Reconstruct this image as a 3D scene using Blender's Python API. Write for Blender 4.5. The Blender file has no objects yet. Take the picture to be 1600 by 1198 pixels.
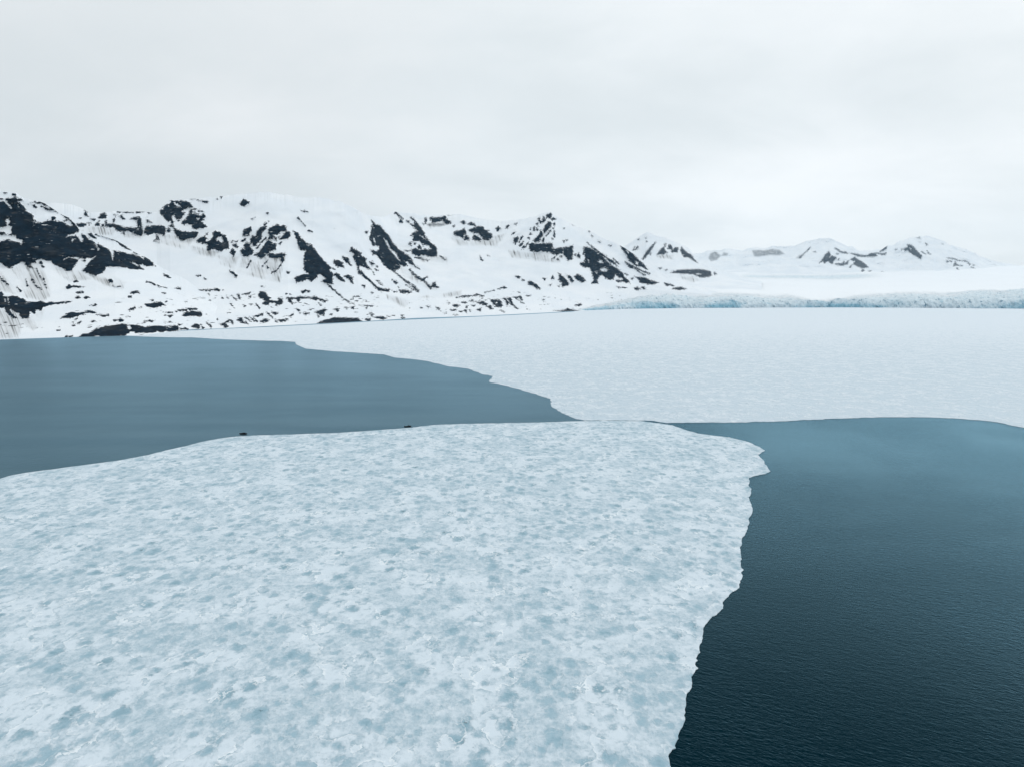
import bpy, bmesh, math, random
import numpy as np
from mathutils import Vector
# ---------------------------------------------------------------- tuning values
SKY_LO, SKY_HI, SKY_ZEN, SUN_E = 0.84, 1.0, 1.2, 0.5
EDGE_A, EDGE_B, EDGE_0 = 1.0, 1.7, 0.09
DIRT_K = 1.0
ROCK_A, ROCK_B, ROCK_C = (0.001, 0.005, 0.011), (0.003, 0.015, 0.030), (0.024, 0.028, 0.033)
SNOW_A, SNOW_B = (0.77, 0.805, 0.84), (0.83, 0.85, 0.87)
ICE_W, ICE_B, ICE_D = (0.645, 0.72, 0.775), (0.325, 0.465, 0.54), (0.13, 0.26, 0.325)
FAR_W, FAR_B, FAR_D = (0.69, 0.745, 0.79), (0.46, 0.565, 0.635), (0.30, 0.42, 0.49)
LIP_K, DEEP_K = 0.9, 0.62
WAVE_K = 0.5
SEA, LAG_A, LAG_B = (0.0006, 0.0125, 0.0195), (0.032, 0.070, 0.088), (0.062, 0.108, 0.128)
GLOSS, GLOSS_L, FRES_0, FRES_K = (0.275, 0.49, 0.61), (0.29, 0.455, 0.56), 0.045, 1.65
HAZE = 1.05e-5

# ---------------------------------------------------------------- camera, sky, sun, exposure
scene = bpy.context.scene
COL = scene.collection
CAM_H = 115.0                     # drone height above the fjord, metres
FPX = 1068.0                      # focal length in photo pixels (1600 wide)
PITCH = math.radians(7.84)
SUN_EL, SUN_AZ = math.radians(24), math.radians(50)     # azimuth measured from +Y towards +X

cam_data = bpy.data.cameras.new("camera")
cam_data.sensor_width = 36.0
cam_data.lens = 36.0 * FPX / 1600.0
cam_data.clip_start = 1.0
cam_data.clip_end = 60000.0
cam = bpy.data.objects.new("camera", cam_data)
cam.location = (0, 0, CAM_H)
cam.rotation_euler = (math.pi / 2 - PITCH, 0, 0)
COL.objects.link(cam)
scene.camera = cam

scene.view_settings.view_transform = 'Standard'
scene.view_settings.look = 'None'
scene.view_settings.gamma = 1.0
scene.view_settings.exposure = 0.0
scene.view_settings.use_curve_mapping = False
scene.cycles.use_denoising = True
scene.cycles.max_bounces = 6
scene.cycles.volume_bounces = 1


class NT:
    """small helper for building node trees"""
    def __init__(self, tree):
        self.t = tree
        tree.nodes.clear()

    def new(self, kind, **props):
        n = self.t.nodes.new(kind)
        for k, v in props.items():
            setattr(n, k, v)
        return n

    def put(self, sock, v):
        if hasattr(v, 'is_output'):
            self.t.links.new(v, sock)
        elif v is not None:
            if sock.type == 'RGBA' and not hasattr(v, '__len__'):
                v = (v, v, v, 1)
            elif sock.type == 'RGBA' and len(v) == 3:
                v = (*v, 1)
            sock.default_value = v

    def m(self, op, a, b=None, c=None, clamp=False):
        n = self.new('ShaderNodeMath', operation=op, use_clamp=clamp)
        for i, v in enumerate((a, b, c)):
            if v is not None:
                self.put(n.inputs[i], v)
        return n.outputs[0]

    def vm(self, op, a, b=None):
        n = self.new('ShaderNodeVectorMath', operation=op)
        self.put(n.inputs[0], a)
        if b is not None:
            if op == 'SCALE':
                self.put(n.inputs['Scale'], b)
            else:
                self.put(n.inputs[1], b)
        return n.outputs[0]

    def ramp(self, v, lo, hi, a=0.0, b=1.0, smooth=True):
        n = self.new('ShaderNodeMapRange', interpolation_type='SMOOTHSTEP' if smooth else 'LINEAR')
        for i, x in enumerate((v, lo, hi, a, b)):
            self.put(n.inputs[i], x)
        return n.outputs[0]

    def mix(self, f, a, b):
        n = self.new('ShaderNodeMix', data_type='RGBA')
        self.put(n.inputs[0], f)
        self.put(n.inputs[6], a)
        self.put(n.inputs[7], b)
        return n.outputs[2]

    def noise(self, vec, scale=1.0, detail=4.0, rough=0.55, dist=0.0, out=0, lac=2.0):
        n = self.new('ShaderNodeTexNoise')
        self.put(n.inputs['Vector'], vec)
        n.inputs['Scale'].default_value = scale
        n.inputs['Detail'].default_value = detail
        n.inputs['Roughness'].default_value = rough
        n.inputs['Lacunarity'].default_value = lac
        n.inputs['Distortion'].default_value = dist
        return n.outputs[out]

    def mapping(self, vec, scale=(1, 1, 1), rot=(0, 0, 0), loc=(0, 0, 0)):
        n = self.new('ShaderNodeMapping')
        self.put(n.inputs[0], vec)
        n.inputs['Location'].default_value = loc
        n.inputs['Rotation'].default_value = rot
        n.inputs['Scale'].default_value = scale
        return n.outputs[0]

    def turned(self, vec, deg, scale, loc=(0, 0, 0)):
        return self.mapping(self.mapping(vec, rot=(0, 0, math.radians(deg))), scale, loc=loc)

    def attr(self, name):
        return self.new('ShaderNodeAttribute', attribute_name=name).outputs['Fac']

    def bump(self, h, strength=1.0, dist=1.0, normal=None):
        n = self.new('ShaderNodeBump')
        self.put(n.inputs['Strength'], strength)
        self.put(n.inputs['Distance'], dist)
        self.put(n.inputs['Height'], h)
        if normal is not None:
            self.put(n.inputs['Normal'], normal)
        return n.outputs[0]


# world: clear-sky model almost wholly covered by a stratus deck with faint cloud structure
world = bpy.data.worlds.new("World")
scene.world = world
world.use_nodes = True
w = NT(world.node_tree)
sky = w.new('ShaderNodeTexSky', sky_type='NISHITA')
sky.sun_disc = False
sky.sun_elevation = SUN_EL
sky.sun_rotation = SUN_AZ
gdir = w.new('ShaderNodeTexCoord').outputs['Generated']
sep = w.new('ShaderNodeSeparateXYZ')
w.put(sep.inputs[0], gdir)
zc = w.m('MAXIMUM', sep.outputs[2], 0.0)
flat = w.m('ADD', zc, 0.34)
deck = w.new('ShaderNodeCombineXYZ')
w.put(deck.inputs[0], w.m('DIVIDE', sep.outputs[0], flat))
w.put(deck.inputs[1], w.m('DIVIDE', sep.outputs[1], flat))
c1 = w.noise(w.mapping(deck.outputs[0], (0.55, 0.8, 1), loc=(3.1, 1.7, 0)), 1.0, 5, 0.5, 0.4)
c2 = w.noise(w.mapping(deck.outputs[0], (1.7, 2.6, 1), loc=(8.3, 2.2, 0)), 1.0, 5, 0.55, 0.3)
cloud = w.m('ADD', w.m('MULTIPLY', c1, 0.6), w.m('MULTIPLY', c2, 0.4))
lum = w.ramp(cloud, 0.32, 0.66, SKY_LO, SKY_HI)
# brighter where the sun sits behind the deck (ahead and to the right)
sund = (math.sin(SUN_AZ) * math.cos(SUN_EL), math.cos(SUN_AZ) * math.cos(SUN_EL), math.sin(SUN_EL))
dp = w.new('ShaderNodeVectorMath', operation='DOT_PRODUCT')
w.put(dp.inputs[0], gdir)
dp.inputs[1].default_value = sund
lum = w.m('MULTIPLY', lum, w.ramp(dp.outputs['Value'], 0.0, 1.0, 0.98, 1.03))


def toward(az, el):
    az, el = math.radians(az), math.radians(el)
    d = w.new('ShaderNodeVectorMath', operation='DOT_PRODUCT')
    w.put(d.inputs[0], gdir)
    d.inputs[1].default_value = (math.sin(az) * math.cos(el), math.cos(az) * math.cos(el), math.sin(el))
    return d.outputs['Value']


# a bright patch added out of view at right for the water glint, and a heavier grey bank up to the left
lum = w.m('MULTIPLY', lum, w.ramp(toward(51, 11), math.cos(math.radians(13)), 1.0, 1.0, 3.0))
lum = w.m('MULTIPLY', lum, w.ramp(w.m('ADD', toward(-32, 19), w.m('MULTIPLY', w.m('SUBTRACT', c2, 0.5), 0.25)), 0.84, 1.03, 1.0, 0.92))
# an overcast sky is brightest overhead
lum = w.m('MULTIPLY', lum, w.ramp(sep.outputs[2], 0.38, 0.9, 1.0, SKY_ZEN))
tint = w.mix(w.ramp(cloud, 0.35, 0.65), (0.885, 0.955, 0.99), (0.935, 0.975, 1.0))
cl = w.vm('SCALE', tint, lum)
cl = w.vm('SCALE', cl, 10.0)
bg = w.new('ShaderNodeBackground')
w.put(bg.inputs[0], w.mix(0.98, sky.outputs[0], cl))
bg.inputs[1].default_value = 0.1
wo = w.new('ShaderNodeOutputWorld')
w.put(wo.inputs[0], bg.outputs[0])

sun_data = bpy.data.lights.new("sun", 'SUN')
sun_data.energy = SUN_E
sun_data.angle = math.radians(70)
sun_data.color = (1.0, 0.985, 0.96)
sun = bpy.data.objects.new("sun", sun_data)
sun.rotation_euler = Vector(sund).to_track_quat('Z', 'Y').to_euler()
sun.location = (900, 700, 2500)
COL.objects.link(sun)

# ---------------------------------------------------------------- survey helpers
_c, _s = math.cos(PITCH), math.sin(PITCH)


def bearing(px, py):
    """(east, up) run per metre of northing for a sight line of the survey"""
    px = np.asarray(px, float)
    py = np.asarray(py, float)
    u = (px - 800.0) / FPX
    v = (599.0 - py) / FPX
    north = _c + v * _s
    return u / north, (v * _c - _s) / north


def ground(px, py, z=0.0):
    e, t = bearing(px, py)
    d = (z - CAM_H) / t
    return e * d, d


def hash2(ix, iy, seed):
    n = (ix.astype(np.int64) * 374761393 + iy.astype(np.int64) * 668265263 + seed * 974711) & 0x7fffffff
    n = ((n ^ (n >> 13)) * 1274126177) & 0x7fffffff
    n = ((n ^ (n >> 15)) * 2246822519) & 0x7fffffff
    return ((n ^ (n >> 16)) & 0xffff) / 65535.0


def vnoise(x, y, seed=0):
    x = np.asarray(x, float)
    y = np.asarray(y, float) + 0 * x
    ix, iy = np.floor(x), np.floor(y)
    fx, fy = x - ix, y - iy
    fx = fx * fx * fx * (fx * (fx * 6 - 15) + 10)
    fy = fy * fy * fy * (fy * (fy * 6 - 15) + 10)
    a, b = hash2(ix, iy, seed), hash2(ix + 1, iy, seed)
    c, d = hash2(ix, iy + 1, seed), hash2(ix + 1, iy + 1, seed)
    return (a + (b - a) * fx) * (1 - fy) + (c + (d - c) * fx) * fy - 0.5


def fbm(x, y, seed=0, octaves=5, gain=0.5):
    s, a = 0.0, 1.0
    for k in range(octaves):
        s = s + a * vnoise(np.asarray(x) * 2 ** k + 17.3 * k, np.asarray(y) * 2 ** k - 9.1 * k, seed + k)
        a *= gain
    return s


def ridged(x, y, seed=0, octaves=4):
    s, a = 0.0, 1.0
    for k in range(octaves):
        s = s + a * (1 - 4 * np.abs(vnoise(np.asarray(x) * 2 ** k + 5.7 * k, np.asarray(y) * 2 ** k, seed + k)))
        a *= 0.5
    return s


def link(name, mesh, mat, parent=None):
    o = bpy.data.objects.new(name, mesh)
    if mat is not None:
        mesh.materials.append(mat)
    if parent is not None:
        o.parent = parent
    COL.objects.link(o)
    return o


def tag(o, label=None, category=None, kind=None, group=None):
    for k, v in (('label', label), ('category', category), ('kind', kind), ('group', group)):
        if v:
            o[k] = v
    return o


def grid_mesh(name, P, attrs, smooth=True):
    """P: rows x cols x 3"""
    r, c, _ = P.shape
    me = bpy.data.meshes.new(name)
    me.vertices.add(r * c)
    me.vertices.foreach_set('co', P.reshape(-1).astype(np.float32))
    i = np.arange((r - 1) * (c - 1))
    ii, jj = i // (c - 1), i % (c - 1)
    a = ii * c + jj
    quads = np.stack([a, a + 1, a + c + 1, a + c], 1).astype(np.int32)
    n = len(quads)
    me.loops.add(n * 4)
    me.loops.foreach_set('vertex_index', quads.reshape(-1))
    me.polygons.add(n)
    me.polygons.foreach_set('loop_start', np.arange(0, n * 4, 4, dtype=np.int32))
    me.polygons.foreach_set('use_smooth', np.full(n, smooth, dtype=bool))
    me.update(calc_edges=True)
    for k, v in attrs.items():
        at = me.attributes.new(k, 'FLOAT', 'POINT')
        at.data.foreach_set('value', np.ascontiguousarray(v, dtype=np.float32).reshape(-1))
    me.validate()
    return me


def new_mat(name):
    m = bpy.data.materials.new(name)
    m.use_nodes = True
    return m, NT(m.node_tree)


def position(n):
    return n.new('ShaderNodeNewGeometry').outputs['Position']


def finish(n, shader):
    o = n.new('ShaderNodeOutputMaterial')
    n.put(o.inputs['Surface'], shader)


def principled(n, color, rough=0.8, spec=0.3, normal=None, **kw):
    p = n.new('ShaderNodeBsdfPrincipled')
    n.put(p.inputs['Base Color'], color)
    n.put(p.inputs['Roughness'], rough)
    n.put(p.inputs['Specular IOR Level'], spec)
    if normal is not None:
        n.put(p.inputs['Normal'], normal)
    for k, v in kw.items():
        n.put(p.inputs[k], v)
    return p.outputs[0]

# ---------------------------------------------------------------- bare rock outcrops of the ranges
# each group: (layers, x0, y0, scale, rock outlines, snow patches inside them, thin ribs (width, points))
def P(*a):
    return [(a[i], a[i + 1]) for i in range(0, len(a), 2)]

ROCK = [
 ('A', 0, 0, 1, [
  P(-8,315.5,5,315.5,9,320,13,323,18,326,19,322,14,319,13,316,17,314,9,313,9,311,15,310,24,309,27,311.5,28.5,315.5,32,319,35,321.5,38,324.5,40,328.5,44,332,48,334,51,336.5,54,339,52,341,55,344,54,349,52,353,56,351.5,60,349,66,348,74,346,80,345.5,87,345.5,93,347,100,348.5,104,352,110,354,114,354,115,351,111,347,108,344.5,103,340,96,335.5,100,336.5,106,339,109,343,113,347,119,351,122,355,123,359,122,362.5,116,365,106,366.5,103,370,97,372.5,104,371.5,111,370,119,368,122,371,123,375,128,378.5,131,375,129,371.5,127,367.5,130,366.5,134,371,139,374,144,377,149,383,151.5,388,153,394,155,389,152,382,154,381.5,160,385,168,389,172,393,176,407,179,394,176,390.5,184,393,194,394.5,199,397,204,398.5,208,397,213,399,220,401,224,406,226,407,223,401,230,405,238,410,243,416,230,416.5,220,414,216,413,222,421,207,420,190,418,172,415,167,416,163,424,150,431,144,430.6,135,427,129,423,135,417,141,409,149,401,140,403.5,132,404.5,124,403,115,400.5,107,402,99,407,105,403,113,404,118,405,123,406,120,410,115,417.5,111,422.8,104,422,95,419,86,414.5,81,408.5,70,407,62,404.5,57,406,56,410.5,50,410,47.5,414,52.5,419.5,41,414,36,408.5,31,409,30.5,412.5,25,414.5,20,417,14,419,6,414.5,0,410.5,-8,408),
  P(-260,300,-200,292,-140,300,-80,318,-30,312,-7,316,-7,408,-40,400,-90,412,-150,395,-210,405,-260,390),
  P(121,526.5,131,522.7,137.6,522,144,517.7,151.5,514,160,510.8,172,508.9,189,506,198,507,208,507.7,217,510,229,511,240,509.5,262,510,275,508.9,281.5,507.3,277,510,280.5,514.5,275,517.3,255,519,229,520,213,520,206,518,199.5,521,195,524.5,184,526.8,172,525.7,161,526.8,150,525,140,527),
  ], [P(198,509.4,205,510,205,513,202,515.6,199,512)], []),
 ('A', 0, 290, 9.98, [
  P(540,260,600,255,650,255,700,275,750,300,800,330,840,370,880,400,915,430,860,405,800,385,740,380,680,350,640,325,700,335,750,355,780,355,760,325,700,300,640,290,590,275),
  P(280,195,330,210,365,235,300,235), P(-50,195,0,195,55,210,0,220,-50,220), P(500,310,540,305,565,345,520,340),
  P(810,490,850,490,865,530,840,545,800,540), P(1375,745,1420,755,1470,800,1500,830,1450,820,1400,780),
  P(195,130,240,130,240,150,200,145), P(65,120,100,120,95,130), P(478,265,500,275,490,290), P(440,285,465,290,450,298),
  P(990,540,1030,550,1010,575), P(730,540,750,530,750,570,730,570),
  ], [
  P(70,520,140,505,150,540,145,590,130,620,190,645,160,690,190,740,130,775,230,780,260,820,320,840,370,860,330,920,260,880,190,880,120,850,60,870,0,880,-60,880,-60,770,0,770,110,775,60,720,0,725,-60,720,-60,660,0,660,80,640,110,630,100,590,85,560,100,540),
  P(860,640,900,645,890,660,865,655), P(1115,855,1140,835,1200,825,1160,845,1125,875), P(265,300,290,300,305,350,280,350),
  P(180,285,200,285,195,300), P(520,960,600,950,630,960,560,975)], []),
 ('A', 120, 300, 9.98, [
  P(640,780,700,810,760,850,850,910,760,885,680,830), P(770,805,850,850,950,930,880,900,800,840), P(1030,950,1110,970,1060,972),
  ], [P(630,962,670,955,660,980), P(840,1098,900,1105,970,1135,1000,1160,930,1145,860,1115), P(660,1065,715,1095,690,1098)],
  [(8, P(300,665,440,705,560,740,640,775)), (8, P(890,940,970,990)), (8, P(1230,1090,1270,1120)), (8, P(1420,1140,1500,1180)), (9, P(730,805,770,810))]),
 ('A', 0, 390, 7.99, [
  P(-260,540,-100,520,-60,530,20,535,40,585,85,595,105,590,180,580,240,595,310,630,350,660,430,655,500,650,570,665,680,665,760,655,850,645,880,655,790,670,740,685,680,680,630,685,590,700,540,720,520,760,440,750,430,790,370,790,360,860,290,860,250,830,240,790,180,770,120,745,140,800,210,850,160,850,90,790,50,720,-60,715,-260,700),
  P(820,465,860,445,900,460,920,445,970,455,1050,468,960,480,890,475,860,495,830,485), P(925,400,955,380,975,405),
  P(955,540,1000,530,1035,535,980,550), P(940,600,980,585,1010,605,980,615), P(1030,605,1070,585,1120,600,1080,612),
  P(1110,695,1150,700,1190,685,1210,700,1150,707),
  P(755,860,800,825,880,790,950,795,1030,795,1080,775,1140,770,1210,785,1140,790,1040,805,960,840,880,865,830,860),
  P(930,870,965,855,950,880), P(900,950,950,930,930,955), P(965,930,1010,905,990,930), P(1130,900,1180,885,1225,910,1180,905),
  P(720,1015,760,1000,740,1015), P(800,1100,820,1080,870,1085,910,1075,870,1095), P(490,150,515,150,530,190,500,175), P(525,205,555,215,535,225),
  P(330,200,370,185,420,235,350,220), P(1040,145,1065,140,1060,155),
  ], [P(83,590,108,600,122,690,104,682), P(55,620,75,620,65,650)],
  [(12, P(0,350,50,395,110,440)), (8, P(325,375,340,450)), (9, P(400,375,440,440,520,500)), (9, P(460,250,520,370,570,470)), (7, P(540,360,570,440,590,500)), (10, P(215,470,260,520))]),
 ('AM', 150, 420, 8.89, [
  P(180,150,215,140,230,180,190,185), P(240,240,300,240,350,245,300,257), P(510,300,560,305,620,330,560,340,530,360,480,345),
  P(450,380,500,375,500,395,460,395), P(940,75,990,90,1030,125,990,120,940,95), P(700,180,770,185,830,220,900,245,1000,265,900,258,840,240,780,210),
  P(1110,265,1190,268,1170,284,1120,275), P(920,338,970,340,960,350), P(740,430,820,428,790,447,750,442),
  P(675,490,740,490,810,475,880,465,920,475,945,500,900,520,850,540,750,535,700,510), P(450,575,480,550,500,560,470,590), P(505,550,540,530,545,550,520,565),
  P(590,528,640,533,600,542), P(10,640,100,640,175,645,120,665,60,657), P(245,720,340,695,380,715,340,735,310,715,260,727), P(670,725,740,710,825,725,740,732),
  P(930,605,1050,595,1150,575,1300,550,1390,550,1410,565,1300,575,1200,590,1100,605,1000,615),
  P(1200,655,1240,610,1330,595,1430,590,1470,610,1485,635,1440,660,1350,665,1250,660), P(960,640,1020,650,1080,640,1060,660,1030,680),
  P(1395,95,1450,92,1410,107), P(1520,295,1570,288,1600,293,1600,310,1530,308), P(1500,125,1530,140,1515,147), P(1235,463,1270,458,1245,474),
  P(1160,830,1230,825,1285,840,1220,850), P(1330,800,1400,770,1450,800,1430,850,1380,825), P(1450,780,1510,820,1480,840), P(1540,755,1600,790,1600,825),
  P(965,470,985,455,980,480), P(590,928,640,920,690,935,600,942), P(460,0,560,-10,655,10,560,14), P(1430,292,1495,296,1470,302), P(420,668,480,668,440,676),
  ], [], [(8, P(1560,345,1580,365))]),
 ('M', 120, 300, 9.98, [
  P(345,400,360,350,430,325,465,370,460,410,400,415,350,420), P(560,430,600,410,600,450,570,475), P(575,360,620,365,600,388), P(650,380,700,370,750,420,720,435,680,400),
  P(830,430,900,390,980,395,1005,430,1000,470,1010,520,1030,600,1040,640,1000,680,900,660,830,620,760,600,740,655,640,610,590,565,450,530,440,500,560,500,650,520,740,560,850,560,940,570,970,600,950,540,930,440),
  P(1040,640,1060,590,1090,540,1180,535,1290,520,1340,530,1390,580,1385,640,1360,680,1280,650,1210,640,1110,675),
  P(1090,410,1110,450,1170,480,1090,480), P(930,312,1000,308,1070,304,1000,320,935,332), P(1110,325,1160,325,1130,345),
  P(0,495,60,490,150,500,130,530,50,545,0,525), P(160,488,230,490,190,512), P(280,510,320,470,365,500,350,530,300,530), P(215,428,290,423,280,442),
  P(115,360,125,270,145,280,165,370,180,380,130,375), P(1400,600,1430,565,1460,600,1420,630), P(440,460,470,445,465,500,445,500), P(335,450,360,445,355,465), P(390,510,420,505,415,540,395,530), P(40,405,75,405,60,415),
  ], [P(965,520,990,520,985,545)], [(6, P(635,320,880,320)), (8, P(1240,670,1245,740,1200,770)), (8, P(1215,770,1285,790)), (8, P(1265,690,1285,770))]),
 ('M', 240, 295, 9.98, [
  P(100,350,130,310,180,270,260,230,280,190,350,190,410,185,500,195,550,215,590,250,610,285,560,290,520,310,440,320,490,380,470,410,430,450,380,505,350,470,330,420,290,400,280,450,310,520,290,550,340,620,390,640,440,680,560,680,640,670,695,680,680,740,630,770,560,775,480,815,420,800,370,750,330,680,310,620,240,585,280,550,270,510,220,520,180,470,140,430,110,400),
  P(570,330,605,315,605,390,660,405,720,420,750,430,770,400,805,410,805,450,770,470,790,490,730,500,780,540,825,595,780,620,700,625,600,615,590,570,540,550,480,560,440,540,470,500,520,480,500,450,560,400),
  P(680,820,720,770,800,730,825,770,820,820,880,810,930,740,930,690,970,655,1030,680,1060,710,1120,740,1150,780,1130,800,1170,830,1180,920,1110,950,1060,980,980,960,960,930,900,940,860,960,830,940,860,880,800,860,740,850,690,850),
  P(1230,880,1280,865,1330,905,1310,935,1270,910), P(1190,990,1230,940,1285,990,1250,1055), P(820,690,850,690,835,725),
  P(1400,890,1450,840,1510,870,1520,930,1560,970,1530,1020,1440,1065,1370,1020,1350,980,1380,930,1420,950),
  P(1390,740,1410,690,1460,640,1520,620,1510,680,1470,740), P(1370,810,1420,780,1440,790,1400,820), P(1345,230,1400,170,1500,210,1420,275,1350,260),
  P(680,180,740,185,850,195,830,222,760,202), P(570,155,660,150,600,170), P(1510,830,1530,740,1600,750,1600,900,1550,890), P(975,150,1000,155,985,168), P(1040,128,1070,132,1055,142),
  P(620,300,670,320,620,328), P(1205,840,1240,800,1230,850), P(1260,820,1310,815,1280,835),
  ], [P(300,205,370,230,420,270,440,300,370,285,320,240), P(430,355,480,345,500,360,450,375), P(660,460,720,450,730,480,690,490), P(975,760,1050,740,1070,780,1120,840,1050,840,990,800), P(120,305,150,300,155,325,130,330), P(215,260,235,255,235,275)],
  [(14, P(640,380,700,400)), (10, P(700,350,770,355))]),
 ('M', 320, 330, 8.89, [
  P(525,290,560,250,640,220,650,270,620,330,540,355,560,310), P(640,440,640,370,680,400,720,370,720,290,770,230,860,210,840,260,790,310,790,370,750,440,700,480,660,470),
  P(650,110,700,90,670,117), P(820,183,890,150,830,197), P(855,30,890,25,880,40),
  P(690,610,760,570,820,480,880,400,900,330,870,300,900,240,950,210,1010,190,1070,210,1100,190,1130,220,1130,270,1060,290,1000,330,950,330,1000,380,1000,410,960,390,920,370,900,400,940,460,990,450,990,530,930,560,880,580,820,640,780,660),
  P(1030,400,1100,330,1130,280,1190,300,1190,350,1150,385,1080,390), P(870,600,930,590,990,600,1040,590,1110,590,1130,610,1090,630,1120,670,1080,715,1050,690,1060,650,990,650,900,640),
  P(1035,440,1065,430,1050,470), P(1010,365,1035,355,1035,380), P(1140,853,1180,848,1160,868), P(1340,-5,1400,-5,1440,8,1390,15),
  ], [], [(12, P(720,520,760,470,800,420,850,370)), (8, P(1290,95,1345,150,1390,200)), (7, P(1450,270,1490,285)), (8, P(800,760,870,690)), (9, P(930,860,1000,830,1080,710)), (8, P(870,770,880,800)), (10, P(590,790,620,720,640,690))]),
 ('M', 460, 330, 6.667, [
  P(0,205,40,240,80,290,130,340,180,345,205,390,250,450,330,540,380,590,370,620,405,670,390,700,405,760,360,765,300,740,280,730,330,700,280,655,235,655,240,690,180,735,130,710,100,725,20,745,5,690,60,670,150,660,100,610,100,470,120,410,60,400,40,350,20,280,0,220,-10,205),
  P(390,590,430,610,400,602), P(410,660,440,640,470,660,500,700,520,735,480,730,440,690), P(520,680,560,665,610,690,600,720,620,760,590,750,570,710),
  P(405,510,450,510,510,540,500,560,520,590,450,580,410,550), P(500,480,560,480,570,530,600,575,550,545,520,515),
  P(580,420,600,380,650,410,700,445,680,450,750,500,740,530,760,570,805,605,770,605,720,580,680,570,670,600,715,640,720,670,670,655,660,600,640,540,610,480,620,440),
  P(1020,830,1070,838,1040,845), P(1090,828,1160,822,1230,845,1180,860,1110,848),
  P(800,95,850,140,890,150,930,200,980,250,1010,310,1050,360,1085,400,1140,435,1190,465,1220,500,1260,575,1220,555,1150,520,1180,570,1130,575,1090,540,1105,590,1080,615,1020,625,960,585,910,530,880,480,850,450,820,460,790,405,860,420,890,400,880,365,810,360,780,280,800,200,800,150,830,180),
  P(1430,790,1440,750,1470,740,1480,780,1500,795), P(1320,720,1380,690,1350,722), P(780,535,810,530,835,550,815,570), P(840,605,870,615,850,622), P(735,220,765,210,755,235), P(1040,745,1075,745,1060,762), P(855,725,900,720,880,735), P(700,770,740,770,730,800), P(800,845,825,855,810,855), P(850,570,870,580,858,590), P(1195,330,1225,330,1210,355),
  ], [P(130,350,160,345,150,375), P(930,285,965,300,985,350,1005,390,1065,450,1105,525,1060,485,1000,420,960,350), P(815,270,835,280,845,335,825,310)],
  [(13, P(340,755,410,820,500,900)), (8, P(500,900,570,955,620,972)), (18, P(715,665,790,730,850,790)), (26, P(850,790,900,822,980,828)), (9, P(1030,625,1160,730,1250,800)), (22, P(1250,800,1290,835)), (9, P(1200,610,1290,695)), (14, P(1290,695,1340,720,1420,800)), (7, P(1260,575,1300,605)), (7, P(40,70,75,110,110,150)), (7, P(150,205,185,215)), (7, P(1020,715,1060,730)), (7, P(820,640,830,660)), (6, P(1160,770,1240,820))]),
 ('M', 600, 320, 8, [
  P(190,180,220,170,235,230,200,225), P(280,198,320,205,310,222,285,217), P(130,110,150,90,220,160,240,180,190,150,150,125),
  P(330,240,380,250,380,220,420,240,460,280,490,335,520,400,570,460,640,515,665,580,660,635,590,655,540,640,470,625,430,640,350,610,350,560,400,545,430,570,470,570,530,550,590,560,560,510,500,500,470,480,450,450,400,455,360,440,370,390,330,385,380,340,420,330,380,290),
  P(310,480,345,470,340,510,315,500), P(260,573,340,573,300,588), P(515,160,540,160,528,240,513,235), P(570,170,600,160,640,165,700,160,770,140,780,180,840,210,830,240,770,240,740,205,680,205,600,230,590,190), P(480,233,515,243,500,253),
  P(860,360,890,330,950,325,1000,300,1025,330,1020,380,1060,410,1070,440,1010,440,960,400,900,385),
  P(1055,320,1110,295,1180,270,1240,280,1250,310,1310,325,1290,345,1350,370,1355,400,1310,440,1260,440,1220,410,1190,360,1130,355,1090,340),
  P(1110,430,1120,380,1160,385,1215,435,1200,460,1140,445), P(960,215,1000,200,1020,230,990,250), P(1050,240,1100,220,1150,265,1110,265), P(1200,640,1220,680,1240,700,1205,685),
  P(1400,300,1430,270,1460,300,1420,330), P(1520,290,1570,260,1540,300), P(860,270,890,262,870,282), P(440,500,470,540,450,560,420,540), P(480,500,510,510,490,525), P(370,460,400,490,380,500), P(1295,630,1315,640,1305,648),
  ], [P(440,385,480,390,530,450,500,430), P(470,500,540,510,590,550,560,570,500,545), P(985,420,1010,370,1020,380,1000,425)],
  [(14, P(340,160,420,240)), (10, P(580,165,585,200)), (9, P(700,640,760,690)), (7, P(390,660,560,700)), (10, P(460,950,540,905)), (8, P(340,850,430,930))]),
 ('M', 780, 320, 10.89, [
  P(250,580,310,540,330,560,310,630,280,670,250,650), P(340,690,420,620,400,680,360,710), P(385,750,410,700,470,700,430,740), P(215,515,240,475,290,465,250,490), P(110,380,150,350,180,350,140,400),
  P(660,240,690,220,700,280,740,300,700,320,670,290), P(730,280,750,210,775,240,800,270,750,300), P(800,240,810,170,860,150,880,130,900,160,880,210,860,240,820,220), P(880,260,930,220,965,240,920,270),
  P(840,280,890,320,880,370,820,440,760,490,740,440,790,350), P(700,440,740,460,735,530,700,580,690,640,600,640,570,620,640,550,690,500),
  P(510,670,560,650,700,670,800,660,900,660,910,740,960,760,1050,730,1100,770,1160,770,1240,710,1255,820,1250,920,1200,940,1140,900,1100,850,1060,830,980,860,900,840,860,800,780,805,700,790,600,800,540,800,510,750),
  P(800,530,830,480,880,430,870,470,830,520), P(515,510,540,470,548,510), P(488,560,505,545,518,590), P(630,330,670,310,660,370), P(636,440,640,400,658,430), P(575,430,600,370,613,440), P(928,450,948,450,948,560,928,540), P(898,570,922,585,900,605),
  P(1270,850,1300,840,1300,870), P(1310,890,1350,830,1380,880,1370,910), P(1240,330,1270,325,1305,355,1250,345), P(915,310,955,310,940,365), P(1085,615,1112,620,1100,640), P(1140,600,1160,605,1148,622), P(270,330,305,310,295,345), P(740,640,750,560,765,570,755,640), P(1030,880,1070,870,1060,900), P(900,920,960,880,940,920), P(975,930,1000,910,1000,945),
  P(905,390,930,390,920,415), P(1095,400,1110,405,1100,415), P(515,420,530,390,535,430),
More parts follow.
